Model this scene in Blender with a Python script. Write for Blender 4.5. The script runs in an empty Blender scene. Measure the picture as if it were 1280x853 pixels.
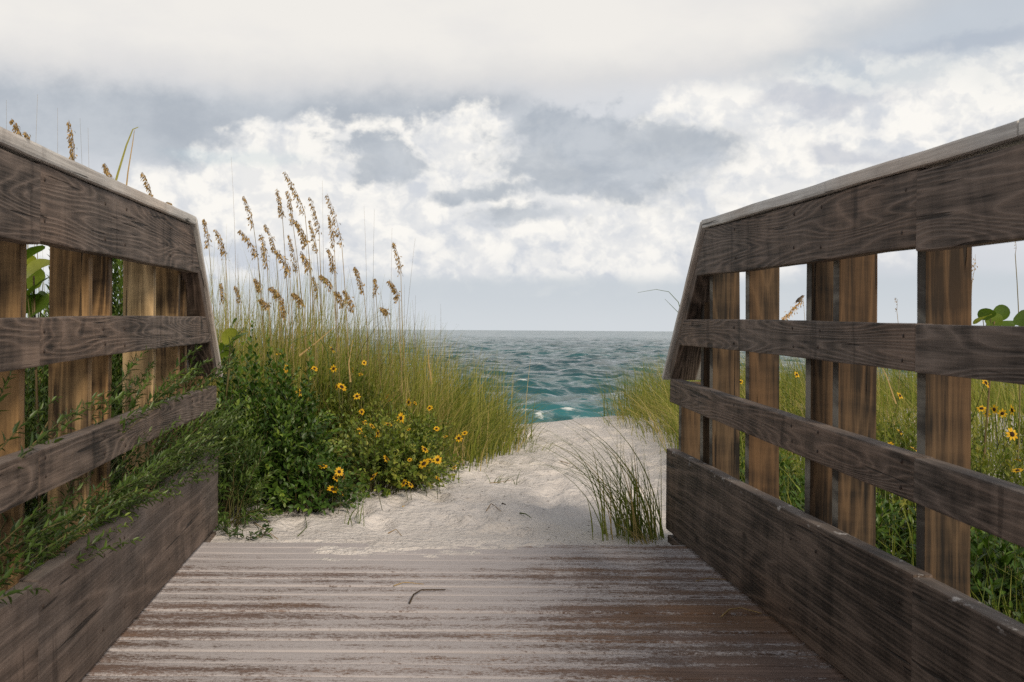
import bpy, bmesh, math, random
import numpy as np
from mathutils import Matrix, Vector

SC = bpy.context.scene
COL = SC.collection
rng = np.random.default_rng(7)
R = random.Random(11)

# ------------------------------------------------------------------ camera model
F_PX, PX, PY, CAMZ, ROLL = 1400.0, 507.0, 412.0, 0.736, 0.0065
TILT = 0.0136

def at(x, y, d):
    """photo pixel (1280 wide) at a depth d -> world point"""
    ui, vi = x - PX, PY - y
    u = ui - vi * ROLL
    v = vi + ui * ROLL
    return np.array([u / F_PX * d, d, CAMZ + v / F_PX * d])

def deck_z(y):
    return TILT * (y - 3.857)

# ------------------------------------------------------------------ object helpers
def tag(o, label=None, cat=None, group=None, kind=None):
    if label: o['label'] = label
    if cat: o['category'] = cat
    if group: o['group'] = group
    if kind: o['kind'] = kind
    return o

def empty(name, loc, label, cat, group=None):
    o = bpy.data.objects.new(name, None)
    o.empty_display_size = 0.1
    COL.objects.link(o)
    o.location = loc
    return tag(o, label, cat, group)

def link(name, me, parent=None):
    o = bpy.data.objects.new(name, me)
    COL.objects.link(o)
    if parent is not None:
        o.parent = parent
    return o

class Geo:
    """collects vertices, faces and a per-vertex tint; builds ONE mesh"""
    def __init__(self):
        self.v, self.f, self.t, self.n = [], [], [], 0
    def add(self, v, faces, tint=0.5):
        v = np.asarray(v, dtype=np.float64).reshape(-1, 3)
        t = np.broadcast_to(np.asarray(tint, dtype=np.float64), (len(v),)) if np.ndim(tint) == 0 else np.asarray(tint)
        for fc in faces:
            self.f.append(np.asarray(fc, dtype=np.int64) + self.n)
        self.v.append(v); self.t.append(t); self.n += len(v)
    def mesh(self, name, mat, origin=(0, 0, 0), smooth=True):
        v = np.concatenate(self.v) - np.asarray(origin)
        me = bpy.data.meshes.new(name)
        me.vertices.add(len(v))
        me.vertices.foreach_set('co', v.astype(np.float32).ravel())
        loops = np.concatenate([f.ravel() for f in self.f])
        tot = np.concatenate([np.full(len(f), f.shape[1]) for f in self.f])
        me.loops.add(len(loops)); me.loops.foreach_set('vertex_index', loops.astype(np.int32))
        me.polygons.add(len(tot))
        st = np.concatenate([[0], np.cumsum(tot)[:-1]])
        me.polygons.foreach_set('loop_start', st.astype(np.int32))
        me.polygons.foreach_set('loop_total', tot.astype(np.int32))
        if smooth:
            me.polygons.foreach_set('use_smooth', np.ones(len(tot), dtype=bool))
        me.update(calc_edges=True)
        a = me.attributes.new('tint', 'FLOAT', 'POINT')
        a.data.foreach_set('value', np.concatenate(self.t).astype(np.float32))
        me.materials.append(mat)
        return me
    def obj(self, name, mat, parent=None, origin=(0, 0, 0), smooth=True):
        return link(name, self.mesh(name, mat, origin, smooth), parent)

def grid_faces(nr, nc):
    i = np.arange((nr - 1) * (nc - 1))
    r, c = i // (nc - 1), i % (nc - 1)
    a = r * nc + c
    return np.stack([a, a + 1, a + nc + 1, a + nc], 1)

def norm(v):
    v = np.asarray(v, dtype=float)
    return v / (np.linalg.norm(v, axis=-1, keepdims=True) + 1e-9)

# value noise (numpy) -------------------------------------------------
_perm = np.random.default_rng(3).random((256, 256))
def vnoise(x, y):
    xi, yi = np.floor(x).astype(int), np.floor(y).astype(int)
    fx, fy = x - xi, y - yi
    fx = fx * fx * (3 - 2 * fx); fy = fy * fy * (3 - 2 * fy)
    g = lambda a, b: _perm[a % 256, b % 256]
    return (g(xi, yi) * (1 - fx) + g(xi + 1, yi) * fx) * (1 - fy) + (g(xi, yi + 1) * (1 - fx) + g(xi + 1, yi + 1) * fx) * fy
def fbm(x, y, o=4):
    s, a, tot = 0, 1.0, 0
    for k in range(o):
        s = s + a * vnoise(x * 2 ** k + 17.3 * k, y * 2 ** k + 5.1 * k); tot += a; a *= 0.5
    return s / tot - 0.5

# ------------------------------------------------------------------ node helpers
class NT:
    def __init__(self, tree):
        self.t = tree; self.nodes = tree.nodes; self.links = tree.links
    def n(self, kind, **kw):
        nd = self.nodes.new(kind)
        for k, v in kw.items():
            setattr(nd, k, v)
        return nd
    def put(self, sock, val):
        if isinstance(val, bpy.types.NodeSocket):
            self.links.new(val, sock)
        else:
            sock.default_value = val
    def math(self, op, a, b=0.0, c=0.0, clamp=False):
        nd = self.n('ShaderNodeMath', operation=op, use_clamp=clamp)
        self.put(nd.inputs[0], a); self.put(nd.inputs[1], b); self.put(nd.inputs[2], c)
        return nd.outputs[0]
    def vmath(self, op, a, b=(0, 0, 0)):
        nd = self.n('ShaderNodeVectorMath', operation=op)
        self.put(nd.inputs[0], a); self.put(nd.inputs[1], b)
        return nd.outputs[0]
    def noise(self, vec, scale=1.0, detail=4.0, rough=0.55, dist=0.0, dim='3D', color=False):
        nd = self.n('ShaderNodeTexNoise', noise_dimensions=dim)
        self.put(nd.inputs['Vector'], vec)
        nd.inputs['Scale'].default_value = scale; nd.inputs['Detail'].default_value = detail
        nd.inputs['Roughness'].default_value = rough; nd.inputs['Distortion'].default_value = dist
        return nd.outputs['Color' if color else 'Fac']
    def ss(self, v, lo, hi, t0=0.0, t1=1.0, mode='SMOOTHSTEP'):
        nd = self.n('ShaderNodeMapRange', interpolation_type=mode)
        self.put(nd.inputs['Value'], v); self.put(nd.inputs['From Min'], lo); self.put(nd.inputs['From Max'], hi)
        self.put(nd.inputs['To Min'], t0); self.put(nd.inputs['To Max'], t1)
        return nd.outputs[0]
    def mix(self, f, a, b, blend='MIX'):
        nd = self.n('ShaderNodeMix', data_type='RGBA', blend_type=blend)
        self.put(nd.inputs[0], f)
        for s, v in ((nd.inputs[6], a), (nd.inputs[7], b)):
            if not isinstance(v, bpy.types.NodeSocket) and len(v) == 3: v = (*v, 1)
            self.put(s, v)
        return nd.outputs[2]
    def sep(self, v):
        nd = self.n('ShaderNodeSeparateXYZ'); self.put(nd.inputs[0], v); return nd.outputs
    def comb(self, x=0.0, y=0.0, z=0.0):
        nd = self.n('ShaderNodeCombineXYZ')
        self.put(nd.inputs[0], x); self.put(nd.inputs[1], y); self.put(nd.inputs[2], z)
        return nd.outputs[0]
    def scalev(self, v, s):
        return self.vmath('MULTIPLY', v, s)
    def bump(self, h, dist, strength=1.0, normal=None):
        nd = self.n('ShaderNodeBump')
        nd.inputs['Strength'].default_value = strength; nd.inputs['Distance'].default_value = dist
        self.put(nd.inputs['Height'], h)
        if normal is not None: self.put(nd.inputs['Normal'], normal)
        return nd.outputs[0]

def new_mat(name):
    m = bpy.data.materials.new(name); m.use_nodes = True
    t = NT(m.node_tree)
    bs = m.node_tree.nodes['Principled BSDF']
    return m, t, bs

def s2l(r, g, b):
    f = lambda c: (c / 255 / 12.92) if c / 255 <= 0.04045 else ((c / 255 + 0.055) / 1.055) ** 2.4
    return (f(r), f(g), f(b))

# ------------------------------------------------------------------ materials
def wood_mat(name, dark, light, warm=None, ring=13.0, white=False, bump=0.0022, stain=0.5, contrast=0.6, saws=120, sawamt=0.03, edge=None, drips=0.6, fibre=0.72):
    """weathered sawn timber, grain along the board's own x axis"""
    m, t, bs = new_mat(name)
    co = t.n('ShaderNodeTexCoord').outputs['Object']
    rnd = t.n('ShaderNodeObjectInfo').outputs['Random']
    off = t.comb(t.math('MULTIPLY', rnd, 37.0), t.math('MULTIPLY', rnd, 11.0), t.math('MULTIPLY', rnd, 53.0))
    p = t.vmath('ADD', co, off)
    blot0 = t.noise(t.scalev(p, (1.2, 5, 5)), 1.0, 2.0)
    # growth-ring contours of a stretched field, with knots pulling them round
    wob = t.noise(t.scalev(p, (2.2, 5, 5)), 1.0, 2.0)
    fld = t.noise(t.scalev(p, (0.85, 7.0, 8.5)), 1.0, 1.5, 0.42, 0.12)
    fz = t.math('ADD', t.math('MULTIPLY', fld, ring), t.math('MULTIPLY', wob, 1.6))
    tri = t.math('PINGPONG', fz, 0.5)
    ringm = t.ss(tri, 0.0, 0.5, 0.0, 1.0, 'LINEAR')
    ringm = t.math('POWER', ringm, 2.2)
    # fibre
    fib = t.noise(t.scalev(p, (3.5, 120, 120)), 1.0, 4.0, 0.65)
    fib2 = t.noise(t.scalev(p, (14, 420, 420)), 1.0, 2.0, 0.6)
    # saw / weather bands across the board and blotches
    band = t.noise(t.scalev(t.vmath('ADD', p, t.comb(t.math('MULTIPLY', wob, 0.08), 0, 0)), (11, 1.6, 1.6)), 1.0, 4.0, 0.65)
    pz = t.sep(p)[2]
    saw = t.math('SINE', t.math('ADD', t.math('MULTIPLY', pz, 6.2832 * saws), t.math('MULTIPLY', blot0, 22.0)))
    blot = t.noise(t.scalev(p, (3, 6, 6)), 1.0, 4.0, 0.6)
    f = t.math('ADD', t.math('MULTIPLY', ringm, 0.36 * contrast / 0.6), t.math('ADD', t.math('MULTIPLY', t.math('SUBTRACT', fib, 0.5), fibre), 0.36))
    f = t.math('ADD', f, t.math('MULTIPLY', saw, sawamt))
    f = t.math('ADD', f, t.math('MULTIPLY', fib2, 0.42))
    f = t.math('ADD', f, t.math('MULTIPLY', t.math('SUBTRACT', band, 0.5), 0.9 * stain))
    f = t.math('ADD', f, t.math('MULTIPLY', t.math('SUBTRACT', blot, 0.5), 0.9 * stain))
    f = t.math('SUBTRACT', f, 0.06)
    f = t.ss(f, 0.31, 0.88, 0.0, 1.0, 'LINEAR')
    c = t.mix(f, dark, light)
    hue = t.noise(t.scalev(p, (1.1, 3, 3)), 1.0, 3.0)
    c = t.mix(t.ss(hue, 0.40, 0.66, 0, 0.45), c, t.mix(1.0, c, (1.15, 0.92, 0.74), 'MULTIPLY'))
    dr = t.noise(t.scalev(t.vmath('ADD', p, t.comb(t.math('MULTIPLY', wob, 0.05), 0, 0)), (17, 3.0, 1.6)), 1.0, 3.0, 0.6)
    c = t.mix(t.ss(dr, 0.60, 0.70, 0, drips), c, t.mix(1.0, c, (0.30, 0.28, 0.27), 'MULTIPLY'))
    if warm:
        wm = t.ss(t.noise(t.scalev(p, (1.3, 4, 4)), 1.0, 3.0), 0.42, 0.66)
        c = t.mix(t.math('MULTIPLY', wm, 0.75), c, t.mix(f, tuple(x * 0.35 for x in warm), warm))
    # splits and checks
    ck = t.noise(t.scalev(p, (2.6, 70, 70)), 1.0, 2.0, 0.5)
    ckm = t.ss(ck, 0.665, 0.715)
    kn = t.noise(t.scalev(p, (7, 11, 11)), 1.0, 1.0, 0.4)
    knm = t.ss(kn, 0.735, 0.79)
    c = t.mix(t.math('MULTIPLY', ckm, 0.8), c, (0.008, 0.006, 0.005))
    c = t.mix(t.math('MULTIPLY', knm, 0.75), c, (0.012, 0.008, 0.006))
    geo = t.n('ShaderNodeNewGeometry')
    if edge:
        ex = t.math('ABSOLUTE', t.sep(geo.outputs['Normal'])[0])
        c = t.mix(t.math('MULTIPLY', t.ss(ex, 0.6, 0.9), 0.85), c, t.mix(t.ss(band, 0.38, 0.62), (0.05, 0.045, 0.04), edge))  # sideways faces greyed in the colour, standing for sky light on the posts
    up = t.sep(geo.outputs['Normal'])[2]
    # upward faces blend toward a mid grey, in blotches
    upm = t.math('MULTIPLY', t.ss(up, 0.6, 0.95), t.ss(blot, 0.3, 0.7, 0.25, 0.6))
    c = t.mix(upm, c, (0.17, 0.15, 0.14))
    if white:
        wn = t.noise(t.scalev(p, (16, 30, 30)), 1.0, 5.0, 0.65)
        z = t.sep(co)[2]
        edge = t.ss(z, white - 0.022, white - 0.001)
        wmask = t.math('MULTIPLY', t.ss(wn, 0.60, 0.66), edge)
        wn2 = t.ss(t.noise(t.scalev(p, (9, 9, 9)), 1.0, 6.0, 0.7), 0.685, 0.72)
        wmask = t.math('MAXIMUM', wmask, t.math('MULTIPLY', wn2, 0.45))
        c = t.mix(wmask, c, (0.42, 0.40, 0.39))
    t.put(bs.inputs['Base Color'], c)
    bs.inputs['Roughness'].default_value = 0.72
    bs.inputs['Specular IOR Level'].default_value = 0.3
    h = t.math('ADD', t.math('MULTIPLY', ringm, 0.35), t.math('MULTIPLY', fib, 0.6))
    h = t.math('SUBTRACT', h, t.math('MULTIPLY', ckm, 1.6))
    h = t.math('SUBTRACT', h, t.math('MULTIPLY', knm, 0.6))
    t.put(bs.inputs['Normal'], t.bump(h, bump, 0.9))
    return m

M = {}
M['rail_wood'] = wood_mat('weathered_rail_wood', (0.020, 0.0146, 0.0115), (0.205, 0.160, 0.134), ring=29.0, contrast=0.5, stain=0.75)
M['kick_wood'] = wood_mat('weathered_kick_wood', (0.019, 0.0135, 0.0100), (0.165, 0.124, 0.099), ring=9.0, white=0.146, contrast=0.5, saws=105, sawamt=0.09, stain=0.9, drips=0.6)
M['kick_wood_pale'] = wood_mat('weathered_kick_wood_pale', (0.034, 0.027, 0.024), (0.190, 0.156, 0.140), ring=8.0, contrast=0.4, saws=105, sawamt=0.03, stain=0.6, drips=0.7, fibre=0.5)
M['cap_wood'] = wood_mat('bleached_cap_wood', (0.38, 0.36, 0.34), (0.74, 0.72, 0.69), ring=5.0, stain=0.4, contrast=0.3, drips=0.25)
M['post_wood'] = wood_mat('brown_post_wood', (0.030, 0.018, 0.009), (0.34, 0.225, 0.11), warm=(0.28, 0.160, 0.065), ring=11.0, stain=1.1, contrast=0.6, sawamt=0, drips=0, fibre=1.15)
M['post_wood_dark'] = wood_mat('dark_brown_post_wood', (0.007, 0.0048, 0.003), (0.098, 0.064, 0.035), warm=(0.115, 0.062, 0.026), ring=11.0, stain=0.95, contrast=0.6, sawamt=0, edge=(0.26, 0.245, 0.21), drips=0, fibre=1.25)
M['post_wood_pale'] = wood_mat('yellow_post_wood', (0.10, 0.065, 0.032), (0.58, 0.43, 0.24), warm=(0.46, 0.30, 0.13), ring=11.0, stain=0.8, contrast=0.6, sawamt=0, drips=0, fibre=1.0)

def deck_mat():
    m, t, bs = new_mat('sandy_deck_wood')
    co = t.n('ShaderNodeTexCoord').outputs['Object']
    X, Y, Z = t.sep(co)
    tint = t.n('ShaderNodeAttribute', attribute_name='tint').outputs['Fac']
    p = t.vmath('ADD', co, t.comb(t.math('MULTIPLY', tint, 31.0), 0.0, t.math('MULTIPLY', tint, 7.0)))
    fib = t.noise(t.scalev(p, (3, 130, 40)), 1.0, 4.0, 0.6)
    fib2 = t.noise(t.scalev(p, (8, 320, 40)), 1.0, 2.0, 0.6)
    blot = t.noise(t.scalev(co, (2.0, 3.0, 1)), 1.0, 4.0, 0.6)
    f = t.ss(t.math('ADD', t.math('MULTIPLY', fib, 0.7), t.math('MULTIPLY', fib2, 0.4)), 0.32, 0.8, 0, 1, 'LINEAR')
    wood = t.mix(f, (0.070, 0.048, 0.041), (0.27, 0.190, 0.160))
    red = t.ss(t.math('ADD', blot, t.math('MULTIPLY', X, 0.10)), 0.45, 0.68)
    wood = t.mix(t.math('MULTIPLY', red, 0.7), wood, t.mix(f, (0.075, 0.040, 0.022), (0.33, 0.185, 0.10)))
    wood = t.mix(t.ss(tint, 0.2, 0.9, 0, 0.35, 'LINEAR'), wood, (0.10, 0.075, 0.062))
    # blown sand caught in the grain
    n1 = t.noise(t.scalev(co, (1.7, 2.6, 1)), 1.0, 4.0, 0.6)
    n2 = t.noise(t.scalev(p, (13, 60, 10)), 1.0, 7.0, 0.74)
    n3 = t.noise(t.scalev(p, (55, 190, 10)), 1.0, 5.0, 0.78)
    n4 = t.noise(co, 120.0, 4.0, 0.75)
    bias = t.math('MULTIPLY', t.ss(t.math('ABSOLUTE', t.math('ADD', X, 0.02)), 0.1, 0.8), -0.10)
    right = t.math('MULTIPLY', t.ss(X, 0.2, 0.75), -0.075)
    far = t.math('ADD', t.math('MULTIPLY', t.ss(Y, 2.7, 3.7), 0.07), t.math('MULTIPLY', t.ss(Y, 3.45, 3.86), 0.12))
    s = t.math('ADD', t.math('MULTIPLY', n1, 0.50), t.math('MULTIPLY', n2, 0.62))
    s = t.math('ADD', s, t.math('MULTIPLY', n3, 0.62))
    s = t.math('ADD', s, t.math('MULTIPLY', n4, 0.62))
    s = t.math('ADD', s, t.math('ADD', bias, t.math('ADD', far, right)))
    # sand gathers along one edge of each slightly cupped board
    ph = t.math('FRACT', t.math('DIVIDE', t.math('ADD', Y, 20.0 - 3.857 + 0.0885 * 50), 0.0885))
    cup = t.math('MULTIPLY', t.math('SINE', t.math('ADD', t.math('MULTIPLY', ph, 6.2832), t.math('MULTIPLY', n1, 4.0))), 0.072)
    cup = t.math('ADD', cup, t.math('MULTIPLY', t.math('SUBTRACT', tint, 0.5), 0.10))
    s = t.math('ADD', s, cup)
    sm = t.ss(s, 0.985, 1.205)
    grain = t.noise(co, 900.0, 2.0, 0.7)
    sand = t.mix(grain, (0.355, 0.333, 0.342), (0.58, 0.545, 0.555))
    c = t.mix(t.math('MULTIPLY', sm, 0.93), wood, sand)
    t.put(bs.inputs['Base Color'], c)
    bs.inputs['Roughness'].default_value = 0.8
    bs.inputs['Specular IOR Level'].default_value = 0.25
    h = t.math('ADD', t.math('MULTIPLY', fib, 0.5), t.math('MULTIPLY', s, 0.8))
    h = t.math('ADD', h, t.math('MULTIPLY', t.math('MULTIPLY', grain, sm), 0.15))
    t.put(bs.inputs['Normal'], t.bump(h, 0.003, 0.8))
    return m
M['deck'] = deck_mat()

def sand_mat():
    m, t, bs = new_mat('white_beach_sand')
    co = t.n('ShaderNodeTexCoord').outputs['Object']
    g = t.noise(co, 420.0, 3.0, 0.75)
    b = t.noise(co, 5.0, 5.0, 0.6)
    b2 = t.noise(co, 28.0, 4.0, 0.65)
    f = t.math('ADD', t.math('MULTIPLY', g, 0.5), t.math('MULTIPLY', b, 0.5))
    c = t.mix(t.ss(f, 0.3, 0.7, 0, 1, 'LINEAR'), (0.54, 0.505, 0.485), (0.75, 0.715, 0.695))
    c = t.mix(t.ss(b2, 0.55, 0.75, 0, 0.30), c, (0.56, 0.48, 0.40))
    sp = t.noise(co, 150.0, 1.0, 0.5)
    c = t.mix(t.ss(sp, 0.735, 0.77, 0, 0.8), c, (0.10, 0.065, 0.04))
    t.put(bs.inputs['Base Color'], c)
    bs.inputs['Roughness'].default_value = 0.95
    bs.inputs['Specular IOR Level'].default_value = 0.1
    h = t.math('ADD', t.math('MULTIPLY', b2, 1.0), t.math('MULTIPLY', g, 0.04))
    t.put(bs.inputs['Normal'], t.bump(h, 0.03, 0.9))
    return m
M['sand'] = sand_mat()

def leaf_mat(name, ramp, trans=0.25, rough=0.5, spec=0.4):
    m, t, bs = new_mat(name)
    tint = t.n('ShaderNodeAttribute', attribute_name='tint').outputs['Fac']
    cr = t.n('ShaderNodeValToRGB')
    el = cr.color_ramp.elements
    while len(el) < len(ramp): el.new(0.5)
    for e, (pos, c) in zip(el, ramp):
        e.position = pos; e.color = (*c, 1)
    t.put(cr.inputs[0], tint)
    co = t.n('ShaderNodeTexCoord').outputs['Object']
    v = t.noise(co, 60.0, 3.0)
    c = t.mix(1.0, cr.outputs[0], t.mix(v, (0.7, 0.7, 0.7), (1.25, 1.25, 1.25)), 'MULTIPLY')
    t.put(bs.inputs['Base Color'], c)
    bs.inputs['Roughness'].default_value = rough
    bs.inputs['Specular IOR Level'].default_value = spec
    tr = t.n('ShaderNodeBsdfTranslucent')
    t.put(tr.inputs['Color'], t.mix(1.0, c, (1.5, 1.6, 0.7), 'MULTIPLY'))
    mx = t.n('ShaderNodeMixShader'); mx.inputs[0].default_value = trans
    t.links.new(bs.outputs[0], mx.inputs[1]); t.links.new(tr.outputs[0], mx.inputs[2])
    out = next(n for n in t.nodes if n.type == 'OUTPUT_MATERIAL')
    t.links.new(mx.outputs[0], out.inputs[0])
    return m

M['grass'] = leaf_mat('dune_grass_blade', [(0, (0.06, 0.095, 0.014)), (0.4, (0.165, 0.195, 0.030)), (0.72, (0.30, 0.29, 0.07)), (1, (0.48, 0.36, 0.17))], 0.3, 0.6, 0.25)
M['tuft'] = leaf_mat('green_tuft_blade', [(0, (0.05, 0.085, 0.015)), (0.6, (0.13, 0.175, 0.03)), (0.9, (0.23, 0.24, 0.06)), (1, (0.42, 0.31, 0.13))], 0.25, 0.5, 0.35)
M['shrub_leaf'] = leaf_mat('dark_shrub_leaf', [(0, (0.020, 0.050, 0.008)), (0.5, (0.050, 0.105, 0.015)), (0.85, (0.10, 0.175, 0.025)), (1, (0.19, 0.26, 0.035))], 0.2, 0.42, 0.4)
M['sunflower_leaf'] = leaf_mat('flower_bush_leaf', [(0, (0.040, 0.075, 0.010)), (0.5, (0.095, 0.145, 0.018)), (0.85, (0.165, 0.21, 0.03)), (1, (0.27, 0.28, 0.05))], 0.25, 0.5, 0.35)
M['creeper_leaf'] = leaf_mat('narrow_creeper_leaf', [(0, (0.025, 0.052, 0.010)), (0.5, (0.062, 0.11, 0.018)), (0.85, (0.11, 0.175, 0.03)), (1, (0.21, 0.28, 0.05))], 0.2, 0.40, 0.45)
M['meadow_leaf'] = leaf_mat('meadow_leaf', [(0, (0.045, 0.08, 0.010)), (0.5, (0.12, 0.16, 0.02)), (0.85, (0.21, 0.23, 0.035)), (1, (0.30, 0.28, 0.06))], 0.3, 0.5, 0.3)
M['grape_leaf'] = leaf_mat('sea_grape_leaf', [(0, (0.06, 0.11, 0.015)), (0.6, (0.13, 0.20, 0.03)), (1, (0.26, 0.28, 0.04))], 0.35, 0.4, 0.4)
M['stem'] = leaf_mat('green_brown_stem', [(0, (0.05, 0.06, 0.02)), (0.5, (0.10, 0.12, 0.035)), (1, (0.16, 0.10, 0.05))], 0.0, 0.6, 0.3)
M['oat_stem'] = leaf_mat('dry_oat_stem', [(0, (0.15, 0.13, 0.05)), (0.5, (0.27, 0.20, 0.09)), (1, (0.36, 0.27, 0.13))], 0.0, 0.6, 0.3)
M['oat_head'] = leaf_mat('oat_seed_head', [(0, (0.15, 0.095, 0.038)), (0.5, (0.36, 0.24, 0.10)), (1, (0.60, 0.43, 0.20))], 0.15, 0.7, 0.2)
M['oat_head_gold'] = leaf_mat('golden_seed_head', [(0, (0.25, 0.14, 0.05)), (0.5, (0.50, 0.30, 0.10)), (1, (0.62, 0.42, 0.18))], 0.2, 0.7, 0.2)
M['petal'] = leaf_mat('yellow_petal', [(0, (0.62, 0.33, 0.012)), (1, (0.78, 0.50, 0.03))], 0.3, 0.6, 0.2)
M['disc'] = leaf_mat('brown_flower_disc', [(0, (0.02, 0.010, 0.005)), (1, (0.055, 0.025, 0.010))], 0.0, 0.8, 0.2)
M['straw'] = leaf_mat('dry_straw', [(0, (0.16, 0.10, 0.05)), (0.5, (0.30, 0.20, 0.09)), (1, (0.45, 0.32, 0.14))], 0.0, 0.7, 0.2)
M['twig'] = leaf_mat('dark_twig', [(0, (0.03, 0.02, 0.012)), (1, (0.09, 0.065, 0.04))], 0.0, 0.8, 0.2)
M['feather'] = leaf_mat('brown_feather', [(0, (0.025, 0.02, 0.018)), (0.5, (0.12, 0.09, 0.065)), (1, (0.30, 0.24, 0.18))], 0.0, 0.8, 0.2)
M['beak'] = leaf_mat('dark_beak', [(0, (0.05, 0.04, 0.03)), (1, (0.08, 0.06, 0.05))], 0.0, 0.4, 0.4)

# ------------------------------------------------------------------ plant geometry
def tube(g, pts, r0, r1, sides=4, tint=0.5):
    pts = np.asarray(pts, float); n = len(pts)
    tan = norm(np.gradient(pts, axis=0))
    ref = np.array([0.31, 0.87, 0.12])
    a = norm(np.cross(tan, ref)); b = np.cross(tan, a)
    r = np.linspace(r0, r1, n)[:, None, None]
    th = np.arange(sides) / sides * 2 * np.pi
    ring = a[:, None, :] * np.cos(th)[None, :, None] + b[:, None, :] * np.sin(th)[None, :, None]
    v = (pts[:, None, :] + ring * r).reshape(-1, 3)
    i = np.arange((n - 1) * sides); rr, cc = i // sides, i % sides
    f = np.stack([rr * sides + cc, rr * sides + (cc + 1) % sides, (rr + 1) * sides + (cc + 1) % sides, (rr + 1) * sides + cc], 1)
    caps = [np.arange(sides)[::-1][None, :], ((n - 1) * sides + np.arange(sides))[None, :]]
    g.add(v, [f] + caps, tint)

def blades(g, base, h, az, lean, w, tint, segs=5, droop=0.0):
    """curved tapering grass blades; all arguments are arrays of N"""
    N = len(h)
    t = np.linspace(0, 1, segs + 1)
    d = np.stack([np.cos(az), np.sin(az), np.zeros(N)], 1)
    fa = az + np.pi / 2 + rng.normal(0, 0.7, N)
    sd = np.stack([np.cos(fa), np.sin(fa), np.zeros(N)], 1)
    hor = (lean * h)[:, None] * (0.25 * t + 0.75 * t ** 2.1)[None, :]
    ver = h[:, None] * (t - np.clip(lean, 0, 1.4)[:, None] * 0.28 * t ** 2 - droop * t[None, :] ** 3 * lean[:, None])
    p = base[:, None, :] + d[:, None, :] * hor[..., None]
    p[..., 2] += ver
    wt = (w[:, None] * (1 - t ** 1.6 * 0.93)[None, :])[..., None] * 0.5
    L = p - sd[:, None, :] * wt; Rr = p + sd[:, None, :] * wt
    v = np.stack([L, Rr], 2).reshape(-1, 3)
    k = np.arange(segs); b0 = (np.arange(N) * (segs + 1) * 2)[:, None]
    a = b0 + 2 * k[None, :]
    f = np.stack([a, a + 1, a + 3, a + 2], -1).reshape(-1, 4)
    tt = np.repeat(tint, (segs + 1) * 2)
    tt = np.clip(tt + np.tile(np.repeat(t, 2), N) * 0.12, 0, 1)
    g.add(v, [f], tt)

def leaves(g, pos, axis, nrm, L, W, tint, fold=0.25, droop=0.15):
    """lanceolate leaves with a folded midrib"""
    pos = np.asarray(pos, float); N = len(pos)
    axis = norm(axis); side = norm(np.cross(axis, nrm)); up = np.cross(side, axis)
    L = np.asarray(L)[:, None]; W = np.asarray(W)[:, None]
    def P(a, s, u):
        return pos + axis * L * a + side * W * s + up * (L * u)
    dz = -droop
    v = np.stack([P(0, 0, 0),
                  P(.34, -.5, fold * .30 + dz * .1), P(.34, 0, dz * .1), P(.34, .5, fold * .30 + dz * .1),
                  P(.70, -.38, fold * .22 + dz * .45), P(.70, 0, dz * .45), P(.70, .38, fold * .22 + dz * .45),
                  P(1, 0, dz)], 1).reshape(-1, 3)
    b = (np.arange(N) * 8)[:, None]
    tri = np.concatenate([b + np.array([[0, 2, 1]]), b + np.array([[0, 3, 2]]), b + np.array([[4, 5, 7]]), b + np.array([[5, 6, 7]])])
    quad = np.concatenate([b + np.array([[1, 2, 5, 4]]), b + np.array([[2, 3, 6, 5]])])
    g.add(v, [tri, quad], np.repeat(np.asarray(tint), 8))

def sprig(gs, gl, p0, p1, bend, spacing, ll, lw, start=0.25, ang=0.9, tint=(0.2, 0.7), r=0.0025, tipfresh=0.35):
    p0, p1, bend = np.asarray(p0, float), np.asarray(p1, float), np.asarray(bend, float)
    c = (p0 + p1) / 2 + bend
    n = 9
    t = np.linspace(0, 1, n)[:, None]
    pts = (1 - t) ** 2 * p0 + 2 * t * (1 - t) * c + t ** 2 * p1
    pts[1:-1] += rng.normal(0, 0.004, (n - 2, 3))
    tube(gs, pts, r, r * 0.35, 3, float(rng.uniform(0.1, 0.9)))
    length = np.linalg.norm(np.diff(pts, axis=0), axis=1).sum()
    m = max(3, int(length * (1 - start) / spacing))
    s = np.linspace(start, 1.0, m) + rng.normal(0, 0.008, m)
    s = np.clip(s, 0, 1)[:, None]
    pos = (1 - s) ** 2 * p0 + 2 * s * (1 - s) * c + s ** 2 * p1
    tan = norm(2 * (1 - s) * (c - p0) + 2 * s * (p1 - c))
    ref = norm(np.cross(tan, np.array([0.13, 0.29, 0.95])))
    b = np.cross(tan, ref)
    ph = np.arange(m) * 2.4 + rng.uniform(0, 6.28)
    out = ref * np.cos(ph)[:, None] + b * np.sin(ph)[:, None]
    a = ang * (1.1 - 0.55 * s[:, 0]) + rng.normal(0, 0.12, m)
    ax = tan * np.cos(a)[:, None] + out * np.sin(a)[:, None]
    nr = norm(tan * 0.9 - out * 0.2 + np.array([0, 0, 0.7]) + rng.normal(0, 0.25, (m, 3)))
    sz = (0.75 + 0.5 * rng.random(m)) * (1.0 - 0.45 * np.clip((s[:, 0] - 0.75) / 0.25, 0, 1))
    tt = np.clip(rng.uniform(tint[0], tint[1]) + rng.normal(0, 0.12, m) + tipfresh * np.clip((s[:, 0] - 0.6) / 0.4, 0, 1), 0, 1)
    leaves(gl, pos, ax, nr, ll * sz, lw * sz, tt)
    return p1

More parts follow.
